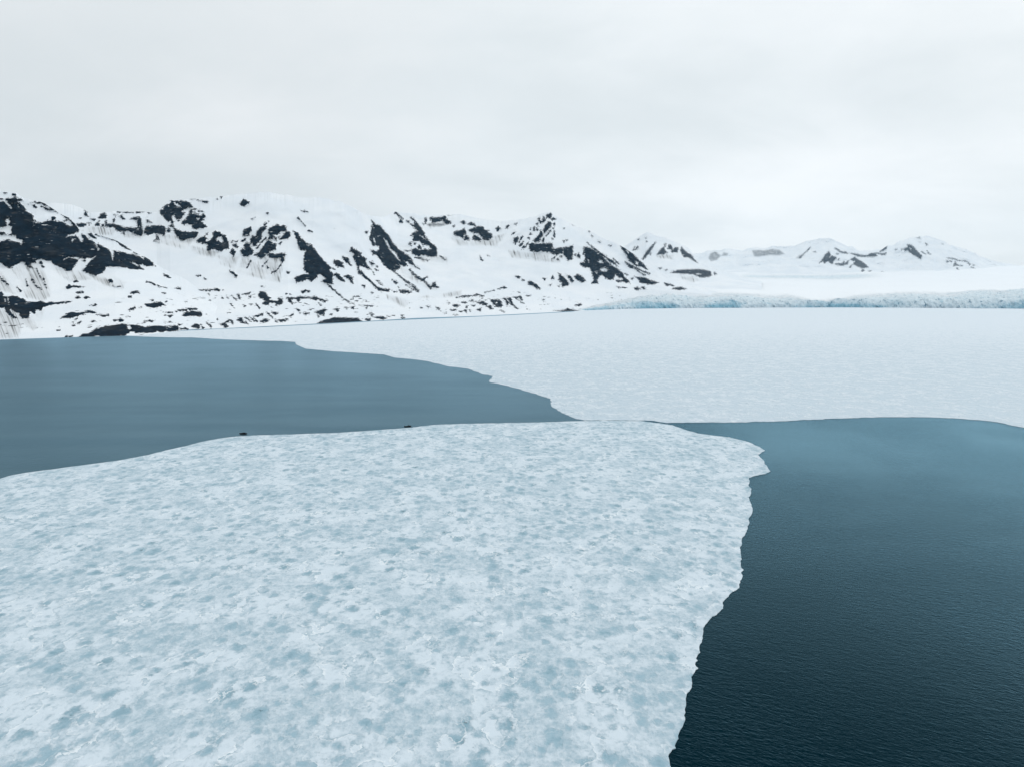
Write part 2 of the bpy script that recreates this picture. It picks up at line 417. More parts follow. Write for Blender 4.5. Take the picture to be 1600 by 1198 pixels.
  ], [P(570,668,670,645,680,658,590,680), P(1055,790,1100,790,1090,820)], [(12, P(345,640,395,535)), (7, P(460,700,500,640))]),
 ('M', 890, 360, 6.957, [
  P(150,200,180,185,230,195,300,240,350,270,400,330,460,380,520,420,570,460,600,510,640,545,655,580,580,560,520,565,500,540,580,540,580,520,530,510,500,475,485,500,480,530,440,540,390,520,350,480,310,510,300,550,310,575,240,580,270,540,250,500,240,440,220,400,170,405,120,380,115,350,160,350,165,280),
  P(190,135,260,190,350,250,430,310,480,340,530,400,440,340,360,280,280,220), P(478,308,540,365,500,345),
  P(550,150,580,160,620,180,660,220,720,290,780,350,850,425,790,400,740,390,720,390,650,330,610,260,570,210), P(600,335,650,370,720,425,650,400), P(590,468,640,485,620,492),
  P(705,505,760,510,830,520,900,550,975,570,900,588,820,585,760,565,745,530), P(705,625,740,615,775,640,740,650,715,645), P(780,618,810,618,830,642,800,642),
  P(1035,575,1080,580,1140,605,1050,602), P(1115,640,1150,620,1210,618,1270,640,1200,648), P(-70,190,0,180,35,160,30,300,-20,340), P(425,160,455,170,440,172), P(235,60,260,65,245,72), P(310,118,340,125,325,135), P(510,615,570,622,540,628), P(570,620,620,622,600,628), P(60,812,100,803,125,808,90,818),
  P(0,868,60,868,110,876,30,882), P(210,8,225,12,215,20), P(670,525,695,520,685,535), P(55,500,100,480,140,510,170,545,120,555,90,530),
  ], [P(300,335,350,320,365,360,330,360), P(330,420,380,400,430,430,400,450,350,445), P(190,310,215,320,210,350), P(605,200,650,240,640,260), P(285,455,310,455,300,475), P(710,330,750,350,740,380,715,360)],
  [(8, P(720,425,820,490)), (6, P(690,390,860,480)), (8, P(150,260,160,180)), (7, P(820,450,870,470))]),
 ('M', 700, 410, 7.27, [
  P(760,155,800,155,825,170,790,185), P(840,198,872,205,855,217), P(905,220,960,220,1010,255,1050,305,1010,305,990,280,940,265,910,245),
  P(1250,120,1290,150,1330,180,1370,235,1360,265,1300,280,1290,230,1255,200,1270,165), P(1340,145,1380,150,1430,210,1410,235,1380,190), P(1430,165,1480,160,1470,140,1510,150,1565,210,1530,230,1470,200),
  P(1080,183,1110,183,1100,207), P(1173,190,1190,150,1202,190), P(480,430,580,425,600,440,620,500,600,510,540,500), P(630,412,650,408,690,450,680,490), P(670,408,715,405,725,440,750,495,720,475), P(730,400,830,388,845,430,800,405),
  P(320,460,400,445,450,475,440,490,380,480), P(430,500,480,490,515,530,480,530), P(325,540,380,520,370,557), P(180,550,210,545,215,577), P(238,545,267,545,250,562), P(52,490,90,475,132,490,100,512), P(30,540,90,540,60,552), P(58,597,112,598,85,608),
  P(240,443,370,443,300,452), P(160,453,215,458,190,472), P(95,398,180,383,260,383,330,362,410,385,340,378,200,394), P(570,303,640,273,665,290,600,302), P(1200,548,1320,545,1350,528,1450,548,1380,558,1300,558), P(1445,485,1490,473,1518,483,1470,497),
  P(-10,463,22,463,10,472), P(1140,260,1170,255,1155,270), P(1250,270,1270,270,1262,282), P(880,380,940,378,910,386), P(795,338,820,340,805,348), P(1075,425,1100,425,1090,434),
  P(130,555,165,558,145,566), P(200,510,225,500,215,525), P(270,490,305,490,290,502), P(265,425,290,428,275,434),
  ], [P(530,455,560,450,560,480,540,475)], [(7, P(640,415,675,495)), (7, P(690,460,790,530)), (6, P(770,415,860,470)), (6, P(600,545,640,565)), (6, P(420,342,480,336)), (7, P(500,325,520,320))]),
 ('M', 320, 420, 8, [
  P(10,265,80,260,150,248,235,265,170,278,100,270,30,282), P(665,325,690,290,750,295,790,345,820,365,810,385,860,400,910,405,920,375,970,380,985,430,930,455,880,430,820,425,790,455,720,435,770,410,740,385,680,355),
  P(1015,360,1060,360,1130,365,1210,345,1330,360,1370,345,1430,370,1540,400,1500,415,1430,395,1330,380,1210,370,1175,410,1140,375,1080,390,1100,440,1050,410),
  P(400,325,430,318,445,380,420,372), P(340,335,400,395,370,382), P(470,320,570,298,550,322), P(310,25,350,30,410,90,390,110,350,70), P(478,450,512,463,490,477), P(838,538,900,545,920,555,870,580),
  P(600,600,680,570,730,550,720,580,640,602), P(690,650,760,630,810,640,750,670,700,665), P(1058,590,1112,560,1080,607), P(1230,550,1310,555,1260,580), P(1370,540,1450,520,1500,500,1530,515,1480,555,1490,585,1450,575), P(1410,575,1430,598,1415,607),
  P(20,680,130,680,120,740,70,720), P(180,690,240,680,300,630,350,650,260,680,290,720,260,740), P(400,640,460,610,480,660,520,690,470,680), P(490,595,540,625,580,660,540,640), P(920,640,990,633,1010,655,950,662),
  P(1210,285,1250,260,1320,280,1300,297,1260,280,1230,307), P(1150,505,1190,525,1170,527), P(1290,515,1360,503,1300,522), P(1245,430,1300,450,1270,442), P(1420,428,1462,450,1440,452), P(700,210,750,230,720,227), P(1030,42,1072,50,1045,62),
  P(1180,550,1200,555,1190,570), P(270,335,295,370,280,365), P(550,350,578,350,575,378,560,378), P(215,360,232,368,222,375), P(1400,680,1480,650,1560,630,1600,612,1720,612,1920,620,1960,655,1800,678,1600,685), P(1010,310,1035,312,1020,322), P(1060,310,1085,330,1070,330), P(875,640,905,665,890,665), P(120,630,165,620,150,640), P(560,445,595,445,575,458), P(1010,628,1042,630,1025,640), P(0,115,20,125,8,130),
  ], [], [(9, P(780,545,850,620)), (7, P(610,610,655,660)), (8, P(560,605,620,650)), (7, P(510,660,540,700)), (8, P(330,650,350,690)), (7, P(890,455,910,470)), (7, P(640,440,690,500)), (6, P(320,440,370,490)), (7, P(285,555,325,550))]),
 ('M', 500, 430, 7.27, [
  P(505,490,540,500,575,490,572,515,540,522), P(600,478,680,473,757,490,720,507,670,497), P(275,368,330,373,310,387), P(348,370,395,355,380,387), P(158,388,222,385,200,412), P(105,455,150,430,130,462),
  P(1508,350,1582,338,1560,367), P(1478,398,1540,393,1500,407), P(1513,450,1567,453,1530,464), P(1398,428,1432,428,1415,442), P(1138,363,1167,370,1150,380), P(1318,368,1347,373,1330,387), P(925,485,960,490,935,500), P(570,190,610,200,595,210), P(825,55,860,60,885,98,850,90), P(885,130,910,138,895,143), P(640,68,680,68,655,78), P(925,455,950,460,935,470), P(760,465,800,470,780,475), P(820,458,850,458,835,466), P(515,370,540,372,525,380), P(565,425,590,425,575,433), P(400,420,420,418,410,428), P(1220,355,1260,358,1235,366), P(1340,385,1365,385,1355,398),
  ], [], [(6, P(1000,70,1080,130)), (6, P(660,85,715,115)), (7, P(380,250,400,245)), (7, P(420,242,440,248)), (6, P(440,345,600,350)), (6, P(355,275,380,270))]),
 ('E', 890, 360, 6.957, [
  P(685,215,710,180,700,217), P(713,215,740,168,752,200), P(790,310,830,240,880,180,940,130,900,190,860,260,800,320), P(950,260,1000,200,1030,180,1030,215,1060,240,1020,260), P(1065,200,1080,155,1110,170,1120,210,1150,185,1180,190,1170,240,1110,240,1100,205),
  P(1205,220,1215,185,1270,240,1320,265,1350,310,1390,355,1330,320,1290,295,1240,290), P(740,95,760,95,750,105), P(825,75,835,80,828,88), P(830,115,845,120,838,130), P(865,260,885,250,880,270), P(1030,150,1045,150,1038,180),
  P(1095,460,1150,445,1220,430,1310,428,1400,425,1480,435,1530,450,1545,490,1500,510,1420,515,1350,480,1250,470,1170,465), P(965,412,1000,410,985,422), P(1035,430,1060,430,1050,438), P(1570,460,1600,472,1585,475), P(1575,470,1590,480,1580,485), P(1000,515,1015,518,1005,524), P(1060,542,1090,548,1075,552),
  ], [P(1370,470,1430,468,1440,480,1390,485)], [(8, P(840,250,900,180,930,140))]),
 ('F', 1250, 360, 8.89, [
  P(270,455,300,420,350,340,400,295,425,340,410,380,440,360,510,375,500,395,470,420,450,465,410,450,400,420,360,440,340,460,320,430), P(490,470,540,460,590,465,610,430,620,460,680,420,660,470,570,495),
  P(700,410,760,370,790,400,830,420,880,450,950,515,860,530,800,500,740,475,760,430), P(690,515,720,480,705,518), P(690,320,780,330,860,350,930,350,990,320,1050,320,1070,360,1000,370,940,365,880,370,800,360),
  P(480,252,520,258,570,298,640,303,660,325,570,312), P(1110,300,1160,250,1210,225,1200,265,1150,290), P(1115,325,1200,315,1180,340,1130,345), P(800,600,850,590,870,545,890,560,870,600,920,600,970,570,980,610,940,640,880,620),
  P(1060,670,1110,640,1140,640,1100,665), P(520,415,550,395,535,415), P(1320,265,1350,265,1330,278), P(185,298,220,300,200,306), P(950,570,985,565,965,580), P(1020,630,1040,630,1030,645), P(1135,575,1165,590,1150,592),
  ], [], [(8, P(0,380,40,340,100,290,140,240)), (9, P(1050,320,1115,325)), (7, P(510,330,530,330))]),
 ('F', 1400, 350, 8, [
  P(100,310,150,290,140,260,190,265,230,300,270,350,325,400,310,440,240,400,170,360,150,330,110,340), P(625,455,658,470,635,485), P(672,460,702,470,690,482), P(738,468,760,510,830,525,750,522,722,528), P(758,550,800,595,775,585), P(908,490,930,505,915,517), P(938,540,972,550,950,558),
  P(318,343,372,382,340,367), P(388,338,432,387,400,367), P(370,243,396,263,380,270), P(640,425,680,430,665,440), P(690,430,720,440,705,450), P(65,315,90,320,75,328), P(960,510,985,518,970,522),
  ], [P(160,300,195,310,190,330)], [(5, P(770,460,870,465,910,490)), (6, P(970,560,1020,585)), (5, P(700,430,760,450))]),
]
# rock that looks veiled by cloud; the veil is painted into its colour
FAINT = [
 ('F', 1080, 360, 6.154, [P(160,270,180,220,230,200,290,240,310,210,360,220,350,250,290,250,250,290,190,305), P(580,190,650,185,700,190,780,175,850,185,905,230,840,248,760,243,640,262,600,252), P(1000,270,1040,235,1090,240,1050,278)], [], []),
 ('F', 1400, 350, 8, [P(240,170,300,150,320,200,270,190), P(560,235,600,245,600,270,570,260), P(650,325,700,350,680,350), P(1130,520,1180,515,1230,500,1270,530,1220,510), P(270,220,320,225,300,240), P(1070,645,1210,632,1090,655)], [], []),
 ('M', 600, 320, 8, [P(780,130,860,110,870,130,800,150), P(520,250,600,220,700,230,800,250,700,280,560,275)], [], []),
]
# grey scree and dirty avalanche snow below the cliffs
DIRT = [
 ('A', 0, 0, 1, [P(-10,428,20,420,60,408,76,440,80,462,66,470,30,462,-10,450), P(-30,480,30,486,48,495,68,485,64,508,52,516,35,505,28,528,-30,530), P(140,430,170,428,196,442,192,450,165,446), P(80,420,120,424,140,436,110,440)], [], []),
 ('M', 0, 0, 1, [P(245,366,300,374,292,390,252,379), P(300,386,342,394,333,402,302,395), P(336,398,372,402,366,420,345,412), P(380,402,445,402,436,440,420,438,372,425), P(124,352,180,358,176,368,130,364), P(605,462,640,470,632,480,606,466),
   P(795,392,830,395,880,402,872,410,830,406,800,402), P(706,372,760,374,790,366,775,384,715,382), P(650,400,700,402,700,412,660,408), P(700,350,700,346,668,350,672,356), P(655,465,720,455,720,462), P(190,365,225,367,220,372,195,370), P(620,412,660,438,690,455,670,452,630,430)], [], []),
 ('E', 890, 360, 6.957, [P(1200,470,1340,490,1400,540,1330,560,1220,520), P(950,270,1120,270,1120,310,970,300)], [], []),
]

def seg_dist(X, Y, a, b):
    ax, ay = a
    dx, dy = b[0] - ax, b[1] - ay
    L = dx * dx + dy * dy + 1e-9
    t = np.clip(((X - ax) * dx + (Y - ay) * dy) / L, 0, 1)
    return np.hypot(X - ax - t * dx, Y - ay - t * dy)


def poly_sd(X, Y, pts):
    d = np.full(X.shape, 1e9)
    inside = np.zeros(X.shape, bool)
    for k in range(len(pts)):
        a, b = pts[k - 1], pts[k]
        d = np.minimum(d, seg_dist(X, Y, a, b))
        if a[1] != b[1]:
            cr = (a[1] > Y) != (b[1] > Y)
            xi = a[0] + (Y - a[1]) / (b[1] - a[1]) * (b[0] - a[0])
            inside ^= cr & (X < xi)
    return np.where(inside, d, -d)


SPAN = 6.0


def patch_field(PX, PY, layer, groups, grow=0.0):
    """signed distance (survey pixels, clipped to +-SPAN) to the outlines of one layer; PX depends on column only"""
    F = np.full(PX.shape, -SPAN)
    cols = PX[0]
    cut = []

    def window(pts, pad=SPAN + 1):
        q = np.array(pts)
        j0, j1 = np.searchsorted(cols, [q[:, 0].min() - pad, q[:, 0].max() + pad])
        if j1 <= j0:
            return None
        sub = PY[:, j0:j1]
        rows = np.nonzero(((sub > q[:, 1].min() - pad) & (sub < q[:, 1].max() + pad)).any(1))[0]
        if len(rows) == 0:
            return None
        return slice(rows[0], rows[-1] + 1), slice(j0, j1)

    for layers, ox, oy, sc, polys, holes, ribs in groups:
        if layer not in layers:
            continue
        T = lambda pts: [(ox + x / sc, oy + y / sc) for x, y in pts]
        for p in polys:
            p = T(p)
            wi = window(p)
            if wi:
                F[wi] = np.maximum(F[wi], np.clip(poly_sd(PX[wi], PY[wi], p) + grow, -SPAN, SPAN))
        for width, p in ribs:
            p = T(p)
            for a, b in zip(p, p[1:]):
                wi = window((a, b))
                if wi:
                    F[wi] = np.maximum(F[wi], np.clip(width / sc * 0.5 + grow - seg_dist(PX[wi], PY[wi], a, b), -SPAN, SPAN))
        cut += [T(p) for p in holes]
    for p in cut:
        wi = window(p)
        if wi:
            F[wi] = np.minimum(F[wi], np.clip(-poly_sd(PX[wi], PY[wi], p), -SPAN, SPAN))
    return F / SPAN


def smoothstep(x, a, b):
    t = np.clip((x - a) / (b - a), 0, 1)
    return t * t * (3 - 2 * t)


def curve(px, knots):
    k = np.array(knots, float)
    return np.interp(px, k[:, 0], k[:, 1])


def terrain(layer, px0, px1, step, rows, shore, apron, apron_d, ridge, ridge_d, relief=1.0, specks=None, rough=1.0, foot_d=None):
    """height sheet of one range: foot on the shore, gentle apron, steep face, and a back slope behind the crest"""
    px = np.arange(px0, px1 + step, step)
    ys = curve(px, shore)
    yr = curve(px, ridge)
    yr = np.minimum(yr, ys - 1.0)
    ya = curve(px, apron)
    ya = np.maximum(ya, yr + 0.3 * (ys - yr))
    ya = np.minimum(ya, ys - 0.1 * (ys - yr))
    t = np.linspace(0, 1, rows)[:, None]
    PY = ys + (yr - ys) * t
    PX = np.broadcast_to(px, PY.shape)
    PY = PY + fbm(px / 9.0, 0 * px + 3.3, 11, 4) * 2.2 * rough * smoothstep(t, 0.86, 1.0)
    PY = np.minimum.accumulate(PY, 0)
    ds = ground(px, ys)[1] if foot_d is None else np.full(px.shape, float(foot_d))
    da = np.maximum(curve(px, apron_d), ds + 40)
    dr = np.maximum(curve(px, ridge_d), da + 60)
    ta = (ys - ya) / (ys - yr)
    lo = np.clip(t / ta, 0, 1)
    hi = np.clip((t - ta) / (1 - ta), 0, 1)
    D = ds + (da - ds) * lo ** 0.85 + (dr - da) * hi ** 0.92
    rock = patch_field(PX, PY, layer, ROCK)
    faint = np.clip(patch_field(PX, PY, layer, FAINT) * 1.0 + 0.5, 0, 1)
    dirt = np.clip(patch_field(PX, PY, layer, DIRT, 1.0) * 0.9 + 0.5, 0, 1)
    # relief: spurs and gullies in the snow, cliffs standing proud of it
    E, U = bearing(PX, PY)
    X, Z = E * D, CAM_H + U * D
    face = np.minimum(lo, 1.0) * 0.25 + 0.75 * smoothstep(hi, 0.0, 0.15)
    face = face * smoothstep(t, 0.0, 0.08)
    rk = smoothstep(rock, -0.35, 0.45)
    k = D / 3000.0
    rel = (fbm((X - 0.5 * D) / 300, D / 420, 21, 4, 0.45) * 70 + ridged((X - 0.6 * D) / 170, D / 380, 31, 2) * 9) * k * relief
    crag = (ridged(X / 55, Z / 70, 41, 4) * 7 + fbm(X / 14, Z / 14, 51, 3) * 7) * rk * np.minimum(1.0, 0.35 + hi * 3)
    D = D - face * rel - (rk * 16 + crag) * np.minimum(k, 1.4) * smoothstep(t, 0.0, 0.05)
    D = np.maximum(D, ds)
    X, Z = E * D, CAM_H + U * D
    Pt = np.stack([X, D, Z], -1)
    if foot_d is None:
        Pt[0, :, 2] = -1.5
    # back slope
    crest = Pt[-1]
    back = []
    for run, drop in ((25, 6), (80, 35), (200, 110), (420, 260)):
        q = crest.copy()
        q[:, 1] += run
        q[:, 0] *= (crest[:, 1] + run) / crest[:, 1]
        q[:, 2] = np.maximum(crest[:, 2] - drop, -2)
        back.append(q)
    Pt = np.concatenate([Pt, np.array(back)], 0)
    pad = lambda A: np.concatenate([A, np.repeat(A[-1:], 4, 0)], 0)
    if specks is None:
        sp = np.zeros_like(PY)
    else:
        rel_y = (ys - PY)
        sp = smoothstep(rel_y, 1.5, 6) * smoothstep(-rel_y, -curve(px, specks), -curve(px, specks) * 0.45)
    along = E * 2300.0 + (0.45 if layer == 'A' else 0.15) * Z
    return px, Pt, dict(haze_fade=pad(np.full_like(PY, {'E': 0.05, 'F': 0.10}.get(layer, 0.0))), rock=pad(rock), faint=pad(faint), dirt=pad(dirt), speck=pad(sp), along=pad(along), down=pad(Z))


def mountain_material():
    m, n = new_mat("snow_and_rock")
    pos = position(n)
    big = n.noise(n.mapping(pos, (1 / 26, 1 / 40, 1 / 15)), 1, 6, 0.62)
    fine = n.noise(n.mapping(pos, (1 / 10, 1 / 14, 1 / 7)), 1, 4, 0.7)
    jag = n.m('ADD', n.m('MULTIPLY', n.m('SUBTRACT', big, 0.5), EDGE_A), n.m('MULTIPLY', n.m('SUBTRACT', fine, 0.5), EDGE_B))
    field = n.m('ADD', n.m('ADD', n.attr('rock'), EDGE_0), jag)
    rock = n.ramp(field, -0.02, 0.10)
    # broken outcrops round the cliffs
    sh = n.noise(n.mapping(pos, (1 / 11, 1 / 18, 1 / 7), (0, 0.3, 0), (31, 7, 3)), 1, 4, 0.6)
    near = n.ramp(n.attr('rock'), -0.75, 0.05, 0.0, 1.0)
    rock = n.m('MAXIMUM', rock, n.ramp(n.m('ADD', sh, n.m('MULTIPLY', near, 0.13)), 0.735, 0.765))
    # snow lodged on the ledges inside the cliffs
    ledge = n.noise(n.mapping(pos, (1 / 40, 1 / 60, 1 / 9), (0, 0.35, 0)), 1, 6, 0.68)
    rock = n.m('MULTIPLY', rock, n.ramp(ledge, 0.635, 0.665, 1.0, 0.12))
    # scattered stones on the moraine apron, stretched along the contours
    st = n.noise(n.mapping(pos, (1 / 20, 1 / 60, 1 / 6), (0, 0.25, 0)), 1, 4, 0.6)
    cl = n.noise(n.mapping(pos, (1 / 150, 1 / 200, 1 / 60)), 1, 3, 0.5)
    lvl = n.m('ADD', st, n.m('MULTIPLY', n.m('SUBTRACT', cl, 0.5), 0.45))
    stones = n.m('MULTIPLY', n.ramp(lvl, 0.655, 0.68), n.ramp(n.attr('speck'), 0.2, 0.8))
    rock = n.m('MAXIMUM', rock, stones)
    faint = n.m('MULTIPLY', n.ramp(n.attr('faint'), 0.3, 1.0), n.ramp(big, 0.3, 0.6, 0.3, 0.75))
    rock = n.m('MAXIMUM', rock, faint)
    # dirt streaks running down the fall line
    fl = n.new('ShaderNodeCombineXYZ')
    n.put(fl.inputs[0], n.attr('along'))
    n.put(fl.inputs[1], n.attr('down'))
    s1 = n.noise(n.mapping(fl.outputs[0], (1 / 7, 1 / 110, 1)), 1, 5, 0.6)
    s2 = n.noise(n.mapping(fl.outputs[0], (1 / 60, 1 / 60, 1)), 1, 3, 0.5)
    streak = n.m('MULTIPLY', n.ramp(s1, 0.47, 0.72), n.ramp(s2, 0.36, 0.6))
    dirt = n.m('MULTIPLY', n.m('MULTIPLY', n.ramp(n.attr('dirt'), 0.1, 0.95), streak), DIRT_K)
    rc = n.mix(n.ramp(big, 0.35, 0.7), ROCK_A, ROCK_B)
    rc = n.mix(n.ramp(n.noise(n.mapping(pos, (1 / 70, 1 / 90, 1 / 45)), 1, 4, 0.6), 0.55, 0.72), rc, ROCK_C)
    rc = n.mix(n.ramp(n.noise(n.mapping(pos, (1 / 24, 1 / 34, 1 / 8), (0, 0.2, 0)), 1, 5, 0.7), 0.56, 0.70, 0, 0.7), rc, (0.085, 0.08, 0.075))
    sn = n.mix(n.ramp(n.noise(n.mapping(pos, (1 / 180, 1 / 260, 1 / 90)), 1, 5, 0.6), 0.35, 0.65), SNOW_A, SNOW_B)
    sn = n.mix(n.m('MULTIPLY', n.ramp(n.attr('dirt'), 0.2, 1.0), n.ramp(s2, 0.35, 0.65, 0.05, 0.34)), sn, (0.30, 0.29, 0.28))
    sn = n.mix(dirt, sn, (0.10, 0.095, 0.09))
    rock = n.m('MULTIPLY', rock, n.m('SUBTRACT', 1.0, n.attr('haze_fade')))          # distance haze painted in by paling the far rock
    col = n.mix(rock, sn, rc)
    h = n.m('ADD', n.m('MULTIPLY', big, 4.0), n.m('MULTIPLY', fine, 2.0))
    nm = n.bump(n.m('MULTIPLY', h, n.m('ADD', n.m('MULTIPLY', rock, 1.0), 0.12)), 0.8, 1.0)
    finish(n, principled(n, col, 0.85, 0.06, nm))
    return m


MOUNT = mountain_material()


def add_mountain(name, label, px, Pt, attrs, lo=None, hi=None):
    j = np.ones(len(px), bool)
    if lo is not None:
        j &= px >= lo
    if hi is not None:
        j &= px <= hi
    idx = np.nonzero(j)[0]
    if hi is not None and idx[-1] + 1 < len(px):
        idx = np.append(idx, idx[-1] + 1)          # share the border column with the next massif
    me = grid_mesh(name, Pt[:, idx], {k: v[:, idx] for k, v in attrs.items()})
    o = link(name, me, MOUNT)
    return tag(o, label, None, 'structure')


SHORE = [(-300, 541), (0, 531), (100, 527.5), (225, 524), (280, 517), (300, 515), (350, 513.5), (400, 511), (495, 506.2), (575, 502), (650, 497.3), (750, 494), (850, 489), (922, 485), (1000, 481), (1150, 478.5)]

# cliff-faced hill on the left shore
pxA, PA, aA = terrain('A', -260, 360, 0.8, 300, SHORE,
    [(-260, 470), (0, 470), (100, 470), (180, 465), (260, 470), (360, 505)], [(-260, 1800), (0, 1820), (150, 1950), (260, 2080), (360, 2250)],
    [(-260, 296), (-200, 288), (-140, 297), (-80, 312), (-40, 306), (0, 298.5), (12, 299.5), (25, 300.5), (36, 310), (57, 314), (70, 318), (78, 323), (92, 333), (108, 341), (118, 351), (126, 361), (150, 365.5), (165, 371), (182, 377), (195, 383), (210, 392), (222, 399), (235, 407), (247, 415), (262, 424), (290, 437), (320, 458), (345, 486), (360, 508)],
    [(-260, 2300), (0, 2250), (120, 2300), (260, 2400), (360, 2420)], specks=[(-260, 45), (80, 50), (200, 80), (360, 60)], rough=0.7)
add_mountain("mountain", "snowy hill with black cliffs at the left shore", pxA, PA, aA)

# the main range behind it: domed massif, ridged shoulder with headwall, pyramid peak
pxM, PM, aM = terrain('M', 30, 1130, 0.8, 300, SHORE,
    [(30, 470), (300, 462), (400, 458), (520, 458), (650, 458), (750, 455), (850, 450), (950, 447), (1050, 455), (1130, 462)],
    [(30, 2350), (200, 2400), (450, 2750), (600, 3150), (700, 3500), (850, 4000), (1000, 4500), (1130, 4700)],
    [(30, 330), (60, 322), (80, 316.5), (105, 319), (125, 324), (140, 333), (160, 332), (200, 330.5), (245, 332), (252, 324), (266, 313.5), (285, 312), (320, 309.5), (360, 306), (400, 301), (415, 300), (440, 304), (470, 309), (490, 307.5), (515, 311), (540, 318), (560, 329), (580, 338), (600, 340), (615, 331), (640, 334), (660, 336), (690, 336.5), (720, 336), (750, 341), (780, 345.5), (800, 345), (825, 341), (842, 336), (853, 332.5), (859, 331.5), (866, 337), (890, 349), (920, 361), (945, 373), (968, 382), (990, 397), (1010, 412), (1030, 424), (1050, 436), (1075, 446), (1110, 453), (1130, 458)],
    [(30, 3050), (150, 3050), (400, 3350), (560, 3650), (620, 4500), (780, 4750), (860, 4850), (950, 4900), (1040, 4950), (1130, 5000)],
    specks=[(30, 60), (300, 75), (420, 70), (560, 60), (660, 40), (800, 48), (900, 40), (1130, 20)])
add_mountain("mountain", "broad domed snow mountain with dark rock ribs", pxM, PM, aM, None, 600)
add_mountain("mountain", "snow ridge with a cloud capped headwall", pxM, PM, aM, 600.01, 795)
add_mountain("mountain", "pyramid peak with dark rock face", pxM, PM, aM, 795.01, None)

# smaller peak beyond the pyramid's right shoulder
pxE, PE, aE = terrain('E', 945, 1190, 0.8, 130, [(945, 458), (1190, 458)], [(945, 444), (1190, 448)], [(945, 5900), (1190, 5900)],
    [(945, 402), (970, 388), (985, 379), (1000, 369), (1010, 363.5), (1020, 366), (1040, 372), (1060, 379.5), (1075, 386.5), (1085, 401), (1092, 411), (1115, 419.5), (1150, 430), (1190, 440)],
    [(945, 7000), (1190, 6900)], relief=0.7, foot_d=5200)
add_mountain("mountain", "small pale peak with a rocky crest", pxE, PE, aE)

# far range across the glacier, half lost in cloud
pxF, PF, aF = terrain('F', 1050, 1960, 0.9, 130, [(1050, 442), (1400, 446), (1960, 450)], [(1050, 425), (1250, 422), (1500, 430), (1960, 435)], [(1050, 9000), (1960, 9000)],
    [(1050, 400), (1090, 398), (1105, 393), (1120, 391), (1135, 389), (1150, 392), (1165, 389), (1180, 386), (1195, 388), (1210, 385), (1225, 386), (1240, 383), (1265, 376), (1285, 372), (1300, 373), (1320, 382), (1345, 391), (1365, 392), (1378, 389), (1386, 384.5), (1400, 381), (1420, 373), (1437, 369), (1450, 370), (1470, 374), (1488, 382), (1510, 390), (1530, 399), (1555, 409), (1600, 417), (1700, 424), (1800, 412), (1900, 405), (1960, 415)],
    [(1050, 10300), (1960, 10300)], relief=0.8, foot_d=8200, rough=1.6)
add_mountain("mountain", "distant rocky ridge beyond the glacier under low cloud", pxF, PF, aF)


